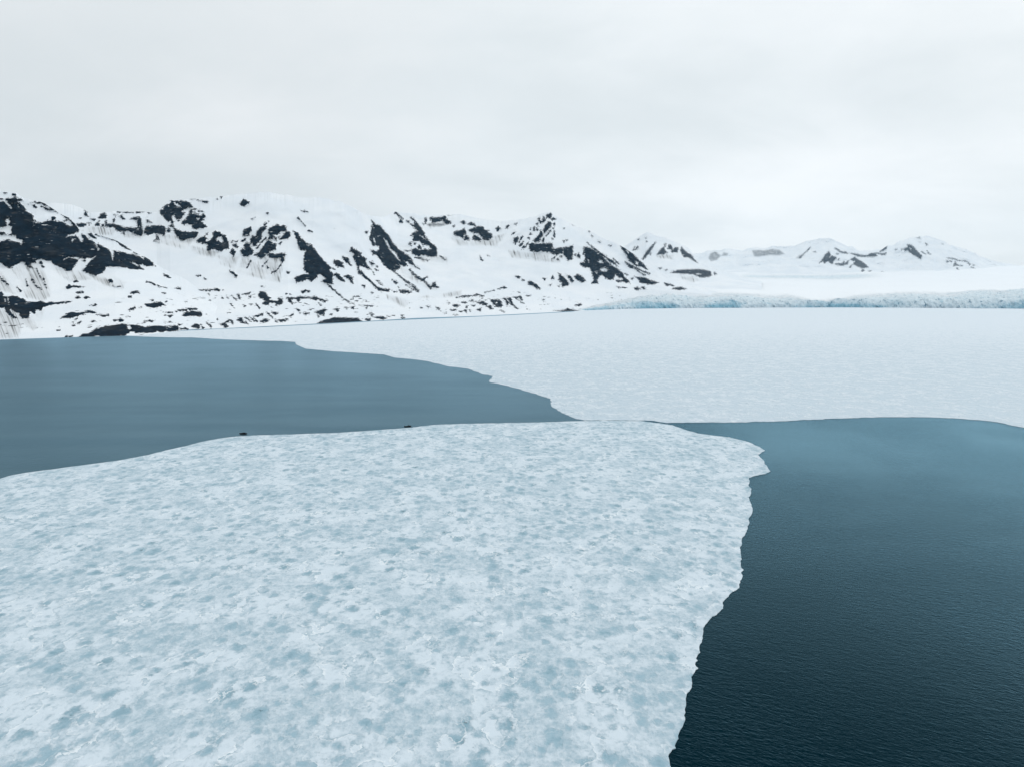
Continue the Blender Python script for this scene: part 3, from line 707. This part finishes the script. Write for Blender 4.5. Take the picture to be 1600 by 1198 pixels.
# ---------------------------------------------------------------- tidewater glacier
def glacier():
    step = 1.0
    px = np.arange(893, 1960, step)
    yb = curve(px, [(893, 486), (950, 484), (1000, 482.5), (1060, 481.6), (1150, 481.2), (1300, 480.6), (1450, 481.2), (1600, 482.6), (1960, 487)])
    X0, D0 = ground(px, yb)
    H = curve(px, [(893, 3), (915, 10), (940, 22), (975, 30), (1000, 44), (1050, 42), (1100, 44), (1200, 46), (1260, 52), (1300, 62), (1340, 56), (1400, 52), (1470, 50), (1530, 60), (1600, 66), (1960, 66)])
    H = 0.80 * H * (1 + 0.55 * fbm(X0 / 90, 0 * X0, 71, 5) - 0.02)
    zone = curve(px, [(893, 0.2), (940, 0.5), (1040, 1.1), (1100, 1.0), (1230, 0.8), (1262, 0.3), (1312, 0.25), (1335, 0.6), (1400, 0.85), (1480, 1.0), (1600, 1.3), (1960, 1.3)])
    rows, aC, aB = [], [], []
    nf = 16
    for i in range(nf):                                   # the calving face
        t = i / (nf - 1)
        z = -1.0 + (H + 1.0) * t
        d = D0 + 10 * t ** 2 - ridged(X0 / 34 + z / 60, z / 50, 81, 4) * 8 - fbm(X0 / 140, 0 * X0, 85, 3) * 45 + fbm(X0 / 9, z / 14, 86, 3) * 6
        rows.append((d, z))
        aC.append(0 * px + 1.0)
        aB.append((0.5 + 1.1 * fbm(X0 / 220, z / 90, 88, 4)) * (1.15 - 0.5 * t) + 1.2 * np.exp(-((px - 1325) / 14.0) ** 2) * (t < 0.4) + 0.25 * np.exp(-((px - 970) / 45.0) ** 2))
    dtop = rows[-1][0]
    kern = np.ones(41) / 41
    Hs = np.convolve(np.pad(H, 20, mode='edge'), kern, mode='valid')
    ds_ = np.convolve(np.pad(dtop, 20, mode='edge'), kern, mode='valid')
    for run in np.concatenate([np.arange(4, 130, 6), np.arange(132, 620, 13)]):      # crevassed tongue
        f = run / 620.0
        wgt = np.clip(zone * 1.15 - f * 0.9, 0, 1)
        g = math.exp(-run / 14.0)
        d = dtop * g + ds_ * (1 - g) + run
        x = X0 * d / D0
        cre = ridged(x / 60 + 0.3 * d / 46, d / 24, 91, 3) * 7.0 + fbm(x / 26, d / 14, 93, 4) * 12.0
        rise = zone * 30 * f ** 0.8 + 26 * f
        z = H * g + Hs * (1 - g) + rise + wgt * cre
        rows.append((d, z))
        aC.append(wgt * (0.55 + 0.5 * fbm(x / 130, d / 60, 96, 3)) + 0.25 * wgt)
        aB.append(wgt * np.clip(0.50 - cre * 0.06, 0, 1))
    base_d = ds_ + 613.0
    zb = Hs + zone * 30 + 26
    kern = np.ones(61) / 61
    zb = np.convolve(np.pad(zb, 30, mode='edge'), kern, mode='valid')
    n_back = 90
    for i in range(1, n_back + 1):                        # snow-covered upper glacier
        f = i / n_back
        d = base_d + f * 5200
        x = X0 * d / D0
        fall = np.exp(-((f - 0.62) / 0.10) ** 2) * smoothstep(px, 1130, 1180) * smoothstep(-px, -1400, -1330)
        z = zb + (330 + 0.03 * (px - 1250)) * f ** 1.35 + fbm(x / 500, d / 700, 101, 4) * 22 * f
        z = z + fall * (ridged(x / 60, d / 30, 103, 3) * 5)
        rows.append((d, z))
        aC.append(fall * 0.55 + 0.22 * np.clip(fbm(x / 700, d / 130, 105, 4) * 2.2, 0, 1) * (1 - f) * smoothstep(px, 1300, 1420))
        aB.append(fall * 0.3)
    Dm = np.array([r[0] for r in rows])
    Zm = np.array([r[1] * np.ones_like(px) for r in rows])
    Xm = X0 * (Dm / D0)
    me = grid_mesh("glacier", np.stack([Xm, Dm, Zm], -1), dict(ice=np.array(aC), blue=np.clip(np.array(aB), 0, 1)))
    m, n = new_mat("glacier_ice")
    pos = position(n)
    v = n.noise(n.mapping(pos, (1 / 26, 1 / 26, 1 / 30)), 1, 6, 0.72)
    f = n.noise(n.mapping(pos, (1 / 7, 1 / 7, 1 / 9)), 1, 5, 0.6)
    b = n.m('ADD', n.attr('blue'), n.m('MULTIPLY', n.m('SUBTRACT', v, 0.5), 1.0))
    ice = n.mix(n.ramp(b, 0.2, 1.0), (0.70, 0.79, 0.835), (0.26, 0.49, 0.60))
    ice = n.mix(n.ramp(n.m('ADD', v, n.m('MULTIPLY', f, 0.5)), 0.80, 0.92, 0, 0.9), ice, (0.06, 0.18, 0.27))
    ice = n.mix(n.ramp(f, 0.56, 0.66, 0, 0.8), ice, (0.80, 0.85, 0.88))
    wi = n.m('ADD', n.attr('ice'), n.m('MULTIPLY', n.m('SUBTRACT', v, 0.5), 0.9))
    col = n.mix(n.ramp(wi, 0.12, 0.7), SNOW_B, ice)
    nm = n.bump(n.m('MULTIPLY', n.m('ADD', n.m('MULTIPLY', v, 6), n.m('MULTIPLY', f, 3)), n.m('ADD', n.ramp(wi, 0.1, 0.6), 0.1)), 0.9, 1.0)
    finish(n, principled(n, col, 0.6, 0.25, nm))
    o = link("glacier", me, m)
    tag(o, "wide glacier with a blue crevassed ice cliff facing the fjord", None, 'structure')


glacier()

# ---------------------------------------------------------------- sea ice
def ragged(pts, seg, amp, seed, closed=True):
    """traced edge (world x, y) refined and made ragged"""
    out = []
    s = 0.0
    for k in range(0 if closed else 1, len(pts)):
        (x0, y0), (x1, y1) = pts[k - 1], pts[k]
        L = math.hypot(x1 - x0, y1 - y0)
        n = max(1, min(400, int(L / seg)))
        nx, ny = (y1 - y0) / (L + 1e-9), -(x1 - x0) / (L + 1e-9)
        for i in range(n):
            t = i / n
            q = s + t * L
            a = 0.0
            if n > 1:
                a = amp * (1.3 * float(fbm(q / 9.0, 0.5, seed, 5, 0.55)))
                a *= min(1.0, 4 * t, 4 * (1 - t) + 0.3)
            out.append((x0 + (x1 - x0) * t + nx * a, y0 + (y1 - y0) * t + ny * a))
        s += L
    return out


def slab(name, outline, z0, z1, mat):
    n = len(outline)
    area = sum(outline[i - 1][0] * outline[i][1] - outline[i][0] * outline[i - 1][1] for i in range(n))
    if area < 0:
        outline = outline[::-1]
    verts = [(x, y, z1) for x, y in outline] + [(x, y, z0) for x, y in outline]
    faces = [list(range(n))] + [[i, i + n, (i + 1) % n + n, (i + 1) % n] for i in range(n)]
    me = bpy.data.meshes.new(name)
    me.from_pydata(verts, [], faces)
    me.update()
    return link(name, me, mat)


def G(*a):
    out = []
    for i in range(0, len(a), 2):
        x, y = ground(a[i], a[i + 1])
        out.append((float(x), float(y)))
    return out


FLOE_FAR = [(-700, 790), (-250, 768), (-100, 757), (0, 748), (20, 742), (40, 738.5), (100, 730.5), (180, 720), (230, 711), (262, 703), (290, 697), (315, 690), (340, 685.3), (358, 682.9), (370, 681.7), (384, 681), (400, 680), (430, 679), (470, 678), (520, 676.3), (560, 674), (600, 671), (620, 669.6), (630, 668.9), (637, 668.4), (646, 667.4), (655, 666), (680, 663.5), (720, 662), (750, 661.5), (800, 660.5), (850, 659.5), (900, 658), (940, 657), (1000, 657.5), (1030, 661), (1050, 664), (1070, 671), (1090, 677), (1120, 681), (1140, 683), (1168, 690), (1187, 698), (1195, 703.5), (1184, 710), (1193, 719), (1204, 736), (1190, 741), (1174, 745), (1170, 748.5), (1173, 766), (1171, 781), (1176, 797), (1171, 817), (1159, 843), (1157, 858), (1157.5, 879), (1162, 890), (1156, 907), (1155, 918), (1141, 927), (1129, 942), (1130, 950), (1112.5, 963), (1099, 982), (1098, 997), (1093, 1008), (1094, 1019), (1090, 1032), (1091, 1044), (1080, 1057), (1081, 1073), (1072, 1089), (1071, 1113), (1067.5, 1132), (1060, 1154), (1056, 1169), (1044, 1181), (1049, 1200), (1040, 1240), (1030, 1320), (1000, 1420)]


def ice_material(name, white, blue, deep, scale, contrast, far=False):
    m, n = new_mat(name)
    pos = position(n)
    flat = n.mapping(pos, (0.92, 0.78, 0))
    wq = n.noise(n.mapping(flat, (1 / 7.0 / scale,) * 3), 1, 4, 0.6, out=1)
    wv = n.vm('SCALE', n.vm('SUBTRACT', wq, (0.5, 0.5, 0.5)), 4.0 * scale)
    p = n.vm('ADD', flat, wv)
    n1 = n.noise(n.mapping(p, (1 / (15 * scale),) * 3), 1, 5, 0.55)
    n2 = n.noise(n.mapping(p, (1 / (6.5 * scale),) * 3, loc=(4, 9, 0)), 1, 4, 0.55)
    n3 = n.noise(n.mapping(flat, (1 / (1.1 * scale),) * 3, loc=(2, 5, 0)), 1, 5, 0.65)
    n4 = n.noise(n.mapping(pos, (1 / 70, 1 / 95, 0)), 1, 3, 0.5)
    # wind-drifted sheets: gradual on one side, a crisp crusty lip on the other
    saw1 = n.m('FRACT', n.m('MULTIPLY', n1, 6.0))
    saw2 = n.m('FRACT', n.m('MULTIPLY', n2, 4.0))
    grain = n.m('MULTIPLY', n.m('SUBTRACT', n3, 0.5), 0.7)
    crisp = n.ramp(n.noise(n.mapping(flat, (1 / 16,) * 3, loc=(1, 6, 0)), 1, 2, 0.5), 0.42, 0.62)
    cover = n.m('MULTIPLY', n.m('ADD', n.m('MULTIPLY', saw1, 0.36), n.m('MULTIPLY', saw2, 0.20)), n.m('ADD', n.m('MULTIPLY', crisp, 0.8), 0.2))
    soft = n.noise(n.mapping(flat, (1 / (2.8 * scale),) * 3, loc=(3, 3, 0)), 1, 5, 0.62, 0.3)
    # melt dimples: one hollow to a cell, of varying depth, with a pale rim between
    dimple = None
    for size, loc, k in ((5.8, (1, 2, 0), 1.0), (3.6, (5, 8, 0), 0.65)):
        vo = n.new('ShaderNodeTexVoronoi', feature='SMOOTH_F1')
        n.put(vo.inputs['Vector'], n.vm('ADD', n.mapping(flat, (1 / (size * scale),) * 3, loc=loc), n.vm('SCALE', n.vm('SUBTRACT', n.noise(flat, 0.45 / scale, 4, 0.6, out=1), (0.5, 0.5, 0.5)), 0.9)))
        vo.inputs['Scale'].default_value = 1.0
        vo.inputs['Smoothness'].default_value = 0.25
        sc = n.new('ShaderNodeSeparateColor')
        n.put(sc.inputs[0], vo.outputs['Color'])
        d1 = n.m('MULTIPLY', n.ramp(vo.outputs['Distance'], 0.08, 0.58, 1.0, 0.0), n.ramp(sc.outputs[0], 0.15, 0.95, 0.1, k))
        dimple = d1 if dimple is None else n.m('MAXIMUM', dimple, d1)
    cover = n.m('ADD', cover, n.m('MULTIPLY', soft, 0.85))
    cover = n.m('ADD', cover, n.m('MULTIPLY', n1, 0.22))
    cover = n.m('ADD', cover, n.m('MULTIPLY', n4, 0.22))
    cover = n.m('SUBTRACT', cover, n.m('MULTIPLY', dimple, 0.72))
    cover = n.m('ADD', cover, grain)
    if far:                                   # deeper snow towards the head of the fjord
        yy = n.new('ShaderNodeSeparateXYZ')
        n.put(yy.inputs[0], pos)
        cover = n.m('ADD', cover, n.ramp(yy.outputs[1], 450.0, 2600.0, -0.20, 0.34))
    cf = n.ramp(cover, 0.27 - contrast, 0.95 + contrast * 0.2)
    col = n.mix(cf, blue, white)
    # soaked hollows where the sea shows through
    hol = n.m('ADD', n.m('MULTIPLY', dimple, 0.75), n.m('MULTIPLY', n.m('SUBTRACT', soft, 0.5), -0.9))
    hol = n.m('ADD', hol, n.m('MULTIPLY', grain, 0.16))
    hf = n.ramp(hol, 0.34, 0.92, 0, DEEP_K)
    col = n.mix(hf, col, deep)
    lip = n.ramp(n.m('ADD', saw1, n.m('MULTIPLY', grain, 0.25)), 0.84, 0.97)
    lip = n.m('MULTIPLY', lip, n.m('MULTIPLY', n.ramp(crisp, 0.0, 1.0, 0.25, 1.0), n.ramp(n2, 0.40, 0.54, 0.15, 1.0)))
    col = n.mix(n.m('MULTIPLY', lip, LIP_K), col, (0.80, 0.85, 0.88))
    foot = n.m('MULTIPLY', n.ramp(saw1, 0.0, 0.10, 1.0, 0.0), n.m('MULTIPLY', crisp, n.ramp(n2, 0.40, 0.54)))  # shadow side of each lip, painted in as a bluer line
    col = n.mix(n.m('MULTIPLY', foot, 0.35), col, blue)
    pit = n.noise(n.mapping(flat, (1 / 2.6,) * 3, loc=(9, 2, 0)), 1, 3, 0.6)
    col = n.mix(n.ramp(n.m('ADD', pit, n.m('MULTIPLY', n.m('SUBTRACT', hol, 0.5), 0.5)), 0.745, 0.80, 0, 0.8), col, (0.05, 0.11, 0.13))
    h = n.m('ADD', n.m('MULTIPLY', cf, 0.35), n.m('MULTIPLY', n3, 0.22))
    h = n.m('ADD', h, n.m('MULTIPLY', lip, 0.10))
    h = n.m('SUBTRACT', h, n.m('MULTIPLY', hf, 0.2))
    nm = n.bump(h, 0.85, 1.0)
    rough = n.ramp(cf, 0.0, 0.6, 0.42, 0.8)
    finish(n, principled(n, col, rough, 0.22, nm))
    return m


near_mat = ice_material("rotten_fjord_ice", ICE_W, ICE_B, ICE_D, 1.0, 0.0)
far_mat = ice_material("snowy_fjord_ice", FAR_W, FAR_B, FAR_D, 1.0, 0.1, True)

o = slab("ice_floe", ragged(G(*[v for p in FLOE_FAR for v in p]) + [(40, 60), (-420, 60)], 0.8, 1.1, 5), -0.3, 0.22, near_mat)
tag(o, "huge pale blue ice floe filling the foreground, mottled with melt hollows", "ice floe")

FAR_EDGE = [(198, 525), (228, 526.3), (262, 527.3), (300, 527.5), (350, 530.5), (412, 532.5), (440, 533), (461, 534.5), (464, 539), (478, 545), (520, 549), (562, 551.5), (600, 554), (617, 559), (640, 561), (669, 564.5), (697, 572), (731, 576), (754, 585), (770, 588), (764, 596.5), (785, 601), (810, 607), (844, 618), (860, 622.5), (863, 636), (876, 644), (894, 652), (912, 656.5), (960, 656.2), (1020, 657), (1040, 660.3), (1090, 659.8), (1150, 659.5), (1200, 658.5), (1235, 657), (1300, 653.7), (1350, 652), (1400, 651.4), (1455, 651.8), (1500, 653.8), (1540, 657), (1562, 660), (1600, 668), (1700, 680), (1900, 700)]
fe = G(*[v for p in FAR_EDGE for v in p])
hid = [(900, 420), (2500, 900), (5200, 3000), (5200, 4700), (0, 4700)] + G(900, 487.2, 800, 492.6, 700, 497.2, 600, 501.6, 500, 507, 400, 512, 330, 515, 290, 517, 255, 519.4, 215, 521)
o = slab("sea_ice", ragged(fe, 1.6, 2.2, 9, False) + hid, -0.3, 0.2, far_mat)
tag(o, "white snow covered sea ice stretching to the glacier front", "sea ice")


# ---------------------------------------------------------------- water
def water():
    m, n = new_mat("fjord_water")
    pos = position(n)
    sp = n.new('ShaderNodeSeparateXYZ')
    n.put(sp.inputs[0], pos)
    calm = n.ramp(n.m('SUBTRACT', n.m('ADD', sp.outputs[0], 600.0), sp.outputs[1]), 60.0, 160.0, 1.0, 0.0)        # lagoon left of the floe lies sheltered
    wn = n.noise(n.mapping(pos, (1 / 90, 1 / 140, 0)), 1, 4, 0.55)
    r1 = n.noise(n.turned(pos, 27, (1 / 1.7, 1 / 0.72, 0)), 1, 3, 0.55, 0.25)
    r2 = n.noise(n.turned(pos, 20, (1 / 4.2, 1 / 1.7, 0), (5, 3, 0)), 1, 3, 0.5, 0.4)
    r3 = n.noise(n.turned(pos, 36, (1 / 0.9, 1 / 0.45, 0), (2, 8, 0)), 1, 3, 0.6)
    h = n.m('ADD', n.m('MULTIPLY', r1, 0.34), n.m('MULTIPLY', r2, 0.3))
    h = n.m('ADD', h, n.m('MULTIPLY', r3, 0.08))
    amp = n.m('MULTIPLY', n.ramp(wn, 0.34, 0.64, 0.6, 1.25), n.ramp(calm, 0.0, 1.0, 1.0, 0.8))
    nm = n.bump(n.m('MULTIPLY', h, n.m('MULTIPLY', amp, WAVE_K)), 1.0, 1.0)
    fr = n.new('ShaderNodeFresnel')
    fr.inputs['IOR'].default_value = 1.333
    n.put(fr.inputs['Normal'], nm)
    body = n.new('ShaderNodeBsdfDiffuse')
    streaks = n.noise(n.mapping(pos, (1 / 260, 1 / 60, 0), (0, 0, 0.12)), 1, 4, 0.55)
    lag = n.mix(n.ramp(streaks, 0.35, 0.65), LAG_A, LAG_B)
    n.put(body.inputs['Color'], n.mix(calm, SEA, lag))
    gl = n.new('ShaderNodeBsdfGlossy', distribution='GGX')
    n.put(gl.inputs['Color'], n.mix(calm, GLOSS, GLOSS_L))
    n.put(gl.inputs['Roughness'], n.ramp(calm, 0.0, 1.0, 0.13, 0.28))
    n.put(gl.inputs['Normal'], nm)
    bands = n.noise(n.mapping(pos, (1 / 420, 1 / 130, 0), (0, 0, 0.08), (3, 1, 0)), 1, 5, 0.6, 0.5)
    wind = n.ramp(bands, 0.35, 0.65, 0.93, 1.09)
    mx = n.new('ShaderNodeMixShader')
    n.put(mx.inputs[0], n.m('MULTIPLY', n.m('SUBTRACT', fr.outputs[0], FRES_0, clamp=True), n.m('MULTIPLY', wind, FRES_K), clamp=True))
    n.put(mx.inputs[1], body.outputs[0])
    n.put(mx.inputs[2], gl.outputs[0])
    finish(n, mx.outputs[0])
    me = bpy.data.meshes.new("water")
    me.from_pydata([(-9000, -700, 0), (9000, -700, 0), (9000, 12500, 0), (-9000, 12500, 0)], [], [(0, 1, 2, 3)])
    o = link("water", me, m)
    tag(o, None, None, 'structure')


water()


# ---------------------------------------------------------------- inflatable boats and the people in them
def plain(name, col, rough=0.6, spec=0.4):
    m, n = new_mat(name)
    v = n.noise(n.mapping(position(n), (6, 6, 6)), 1, 4, 0.6)
    c = n.mix(v, tuple(x * 0.8 for x in col), tuple(min(1, x * 1.25) for x in col))
    finish(n, principled(n, c, rough, spec))
    return m


RUBBER = plain("black_rubber", (0.004, 0.005, 0.006), 0.7, 0.2)
DECK = plain("grey_deck", (0.03, 0.033, 0.036), 0.7)
METAL = plain("dark_metal", (0.02, 0.022, 0.025), 0.35)
SUIT = plain("dark_suit", (0.004, 0.005, 0.007), 0.95, 0.1)
SKIN = plain("skin", (0.30, 0.19, 0.14), 0.6)


def mesh_from(name, bm, mat, parent, smooth=True):
    me = bpy.data.meshes.new(name)
    bmesh.ops.recalc_face_normals(bm, faces=bm.faces)
    for f in bm.faces:
        f.smooth = smooth
    bm.to_mesh(me)
    bm.free()
    return link(name, me, mat, parent)


def tube(bm, pts, radii, seg=14):
    rings = []
    N = len(pts)
    for i, p in enumerate(pts):
        p = Vector(p)
        d = (Vector(pts[min(i + 1, N - 1)]) - Vector(pts[max(i - 1, 0)])).normalized()
        up = Vector((0, 0, 1)) if abs(d.z) < 0.9 else Vector((1, 0, 0))
        a = d.cross(up).normalized()
        b = a.cross(d)
        rings.append([bm.verts.new(p + radii[i] * (math.cos(t) * a + math.sin(t) * b)) for t in (2 * math.pi * k / seg for k in range(seg))])
    for r0, r1 in zip(rings, rings[1:]):
        for k in range(seg):
            bm.faces.new((r0[k], r0[(k + 1) % seg], r1[(k + 1) % seg], r1[k]))
    bm.faces.new(rings[0][::-1])
    bm.faces.new(rings[-1])


def box(bm, c, s, bev=0.02):
    r = bmesh.ops.create_cube(bm, size=1.0)
    for v in r['verts']:
        v.co = Vector((c[0] + v.co.x * s[0], c[1] + v.co.y * s[1], c[2] + v.co.z * s[2]))
    es = list({e for v in r['verts'] for e in v.link_edges})
    bmesh.ops.bevel(bm, geom=es, offset=bev, segments=2, affect='EDGES')


def make_boat():
    """5.8 m inflatable, bow towards +x, keel on the water at z = 0"""
    root = bpy.data.objects.new("inflatable_boat", None)
    COL.objects.link(root)
    bm = bmesh.new()
    pts, rad = [], []
    for k in range(7):
        pts.append((-2.9 + k * 0.62, -0.78, 0.34))
        rad.append([0.06, 0.19, 0.27, 0.27, 0.27, 0.27, 0.27][k])
    for k in range(1, 14):
        a = -math.pi / 2 + math.pi * k / 14
        pts.append((0.82 + 1.85 * math.cos(a) ** 0.85, 0.78 * math.sin(a), 0.34 + 0.32 * math.cos(a) ** 2))
        rad.append(0.27 - 0.03 * math.cos(a))
    for k in range(6, -1, -1):
        pts.append((-2.9 + k * 0.62, 0.78, 0.34))
        rad.append([0.06, 0.19, 0.27, 0.27, 0.27, 0.27, 0.27][k])
    tube(bm, pts, rad)
    mesh_from("buoyancy_tube", bm, RUBBER, root)
    bm = bmesh.new()
    vs = []
    for z in (0.16, -0.16):
        for x, y in ((-2.2, -0.6), (0.9, -0.6), (1.7, -0.4), (2.35, 0.0), (1.7, 0.4), (0.9, 0.6), (-2.2, 0.6)):
            keel = 0.0 if z > 0 else 0.06 * (0.6 - abs(y))
            vs.append(bm.verts.new((x, y, z - keel + (0.10 if x > 1.5 else 0))))
    bm.faces.new(vs[:7])
    bm.faces.new(vs[7:][::-1])
    for k in range(7):
        bm.faces.new((vs[k], vs[(k + 1) % 7], vs[7 + (k + 1) % 7], vs[7 + k]))
    mesh_from("hull", bm, DECK, root, False)
    bm = bmesh.new()
    box(bm, (-2.25, 0, 0.36), (0.08, 1.05, 0.5))
    mesh_from("transom", bm, DECK, root, False)
    motor = None
    bm = bmesh.new()
    tube(bm, [(-2.52, 0, 0.62), (-2.52, 0, 0.70), (-2.50, 0, 0.95), (-2.48, 0, 1.08), (-2.47, 0, 1.13)], [0.13, 0.2, 0.22, 0.17, 0.06])
    motor = mesh_from("outboard_motor", bm, METAL, root)
    bm = bmesh.new()
    tube(bm, [(-2.52, 0, 0.62), (-2.52, 0, 0.2), (-2.54, 0, -0.35)], [0.09, 0.07, 0.05])
    mesh_from("shaft", bm, METAL, motor)
    bm = bmesh.new()
    tube(bm, [(-2.3, 0, 0.86), (-1.95, 0.05, 0.92), (-1.6, 0.1, 0.9)], [0.03, 0.025, 0.03])
    mesh_from("tiller", bm, METAL, motor)
    for y in (-0.78, 0.78):
        bm = bmesh.new()
        tube(bm, [(-1.6 + 0.3 * k, y * 1.0, 0.635 - 0.03 * (k % 2)) for k in range(9)], [0.018] * 9, 6)
        mesh_from("grab_rope", bm, METAL, root)
    return root


def make_person(sitting):
    """one continuous body grown from a jointed skeleton, facing +x, feet at z = 0"""
    me = bpy.data.meshes.new("person")
    V, E, R = [], [], []

    def v(p, r):
        V.append(p)
        R.append(r)
        return len(V) - 1

    def chain(a, pts):
        for p, r in pts:
            b = v(p, r)
            E.append((a, b))
            a = b
        return a
    hz = 0.47 if sitting else 0.93
    pel = v((0, 0, hz), 0.165)
    lean = 0.06 if sitting else 0.03
    chest = chain(pel, [((lean * 0.5, 0, hz + 0.22), 0.15), ((lean, 0, hz + 0.42), 0.18)])
    neck = chain(chest, [((lean, 0, hz + 0.56), 0.075)])
    chain(neck, [((lean + 0.02, 0, hz + 0.66), 0.095), ((lean + 0.03, 0, hz + 0.76), 0.115), ((lean + 0.01, 0, hz + 0.86), 0.07)])
    for s in (-1, 1):
        if sitting:
            chain(pel, [((0.08, s * 0.11, hz), 0.11), ((0.46, s * 0.14, hz + 0.02), 0.085), ((0.50, s * 0.14, 0.12), 0.06), ((0.52, s * 0.14, 0.05), 0.055), ((0.68, s * 0.15, 0.035), 0.045)])
            hand = chain(chest, [((lean, s * 0.20, hz + 0.45), 0.085), ((lean + 0.06, s * 0.27, hz + 0.20), 0.065), ((lean + 0.30, s * 0.19, hz + 0.10), 0.05), ((lean + 0.37, s * 0.17, hz + 0.09), 0.04)])
        else:
            chain(pel, [((0, s * 0.10, hz - 0.08), 0.115), ((0.03, s * 0.13, 0.50), 0.08), ((-0.02, s * 0.15, 0.12), 0.058), ((-0.02, s * 0.15, 0.05), 0.055), ((0.14, s * 0.17, 0.035), 0.045)])
            hand = chain(chest, [((lean, s * 0.20, hz + 0.45), 0.085), ((lean - 0.04, s * 0.28, hz + 0.17), 0.065), ((lean + 0.10, s * 0.29, hz - 0.03), 0.05), ((lean + 0.13, s * 0.29, hz - 0.10), 0.04)])
        hx, hy, hzz = V[hand]
        down = (0.9, -0.35) if sitting else (0.35, -0.9)
        for k, ln in enumerate((0.070, 0.082, 0.076, 0.06)):
            o = (k - 1.5) * 0.021
            chain(hand, [((hx + down[0] * 0.05, hy + o, hzz + down[1] * 0.05), 0.010), ((hx + down[0] * (0.05 + ln * 0.5), hy + o, hzz + down[1] * (0.05 + ln * 0.5) - 0.006), 0.009), ((hx + down[0] * (0.05 + ln), hy + o - s * 0.004, hzz + down[1] * (0.05 + ln) - 0.022), 0.008)])
        chain(hand, [((hx + 0.03, hy - s * 0.04, hzz + 0.005), 0.011), ((hx + 0.06, hy - s * 0.055, hzz - 0.015), 0.009)])
    me.from_pydata(V, E, [])
    o = link("person", me, SUIT)
    sk = o.modifiers.new("skin", 'SKIN')
    lay = me.skin_vertices[0].data
    for i, r in enumerate(R):
        lay[i].radius = (r, r)
        lay[i].use_root = (i == 0)
    o.modifiers.new("smooth", 'SUBSURF').levels = 1
    # face, below the hood: brow, nose and chin as one patch of skin standing proud of the hood opening
    bm = bmesh.new()
    c = Vector((lean + 0.095, 0, hz + 0.745))
    bmesh.ops.create_uvsphere(bm, u_segments=16, v_segments=12, radius=1.0)
    for q in bm.verts:
        x, y, z = q.co
        nose = 0.028 * math.exp(-(y / 0.22) ** 2 - ((z + 0.1) / 0.3) ** 2) if x > 0 else 0
        eyes = -0.012 * sum(math.exp(-((y - e) / 0.2) ** 2 - ((z - 0.2) / 0.14) ** 2) for e in (-0.42, 0.42)) if x > 0 else 0
        mouth = -0.006 * math.exp(-(y / 0.35) ** 2 - ((z + 0.52) / 0.07) ** 2) if x > 0 else 0
        q.co = c + Vector((x * 0.035 + nose + eyes + mouth, y * 0.068, z * 0.092))
    mesh_from("face", bm, SKIN, o)
    return o


def place(o, boat, x, y, z, rz):
    a = boat.rotation_euler.z
    o.location = (boat.location.x + x * math.cos(a) - y * math.sin(a), boat.location.y + x * math.sin(a) + y * math.cos(a), z)
    o.rotation_euler = (0, 0, a + rz)


def copy_thing(o):
    def rec(src, par):
        c = src.copy()
        COL.objects.link(c)
        c.parent = par
        for ch in src.children:
            rec(ch, c)
        return c
    return rec(o, None)


boat_a = make_boat()
x, y = ground(379.3, 678.3)
boat_a.location = (float(x), float(y) + 1.0, 0.0)
boat_a.scale = (1.15, 1.15, 1.15)
boat_a.rotation_euler = (0, 0, math.radians(172))
tag(boat_a, "dark inflatable boat packed with seated people, further left along the floe edge", "boat", None, "inflatable boats at the edge of the ice floe")
boat_b = copy_thing(boat_a)
boat_b.scale = (1.1, 1.1, 1.1)
x, y = ground(636.9, 666.6)
boat_b.location = (float(x), float(y) + 0.8, 0.0)
boat_b.rotation_euler = (0, 0, math.radians(20))
boat_b['label'] = "dark inflatable boat with one person standing up in it"

sit = make_person(True)
tag(sit, "person in dark clothing sitting in the crowded boat", "person", None, "people seated in the crowded boat")
first = True
for bx, by, rz in ((-1.75, 0.82, -1.5), (-1.8, -0.82, 1.5), (-1.15, 0.84, -1.6), (-1.1, -0.82, 1.6), (-0.45, 0.82, -1.5), (-0.5, -0.82, 1.55), (0.2, 0.84, -1.6), (0.25, -0.82, 1.5), (0.9, 0.82, -1.45), (0.85, -0.84, 1.6)):
    p = sit if first else copy_thing(sit)
    first = False
    place(p, boat_a, bx, by, 0.24, rz)
p = copy_thing(sit)
place(p, boat_b, 1.25, 0.35, 0.21, -0.8)
p['label'] = "person in dark clothing sitting in the bow of the boat with the standing person"
del p['group']
st = make_person(False)
place(st, boat_b, 0.35, 0.0, 0.18, 0.2)
st.scale = (1.25, 1.25, 1.12)
tag(st, "person in dark clothing standing upright in the boat", "person")

# ---------------------------------------------------------------- damp air over the fjord
bm = bmesh.new()
r = bmesh.ops.create_cube(bm, size=1.0)
for q in r['verts']:
    q.co = Vector((q.co.x * 18400, 5900 + q.co.y * 13400, -3.0 + (q.co.z + 0.5) * 1250))
o = mesh_from("haze", bm, None, None, False)
m = bpy.data.materials.new("haze")
m.use_nodes = True
n = NT(m.node_tree)
pv = n.new('ShaderNodeVolumePrincipled')
pv.inputs['Color'].default_value = (0.5, 0.77, 1.0, 1)
pv.inputs['Density'].default_value = HAZE
om = n.new('ShaderNodeOutputMaterial')
n.t.links.new(pv.outputs[0], om.inputs['Volume'])
o.data.materials.append(m)
o['kind'] = 'stuff'
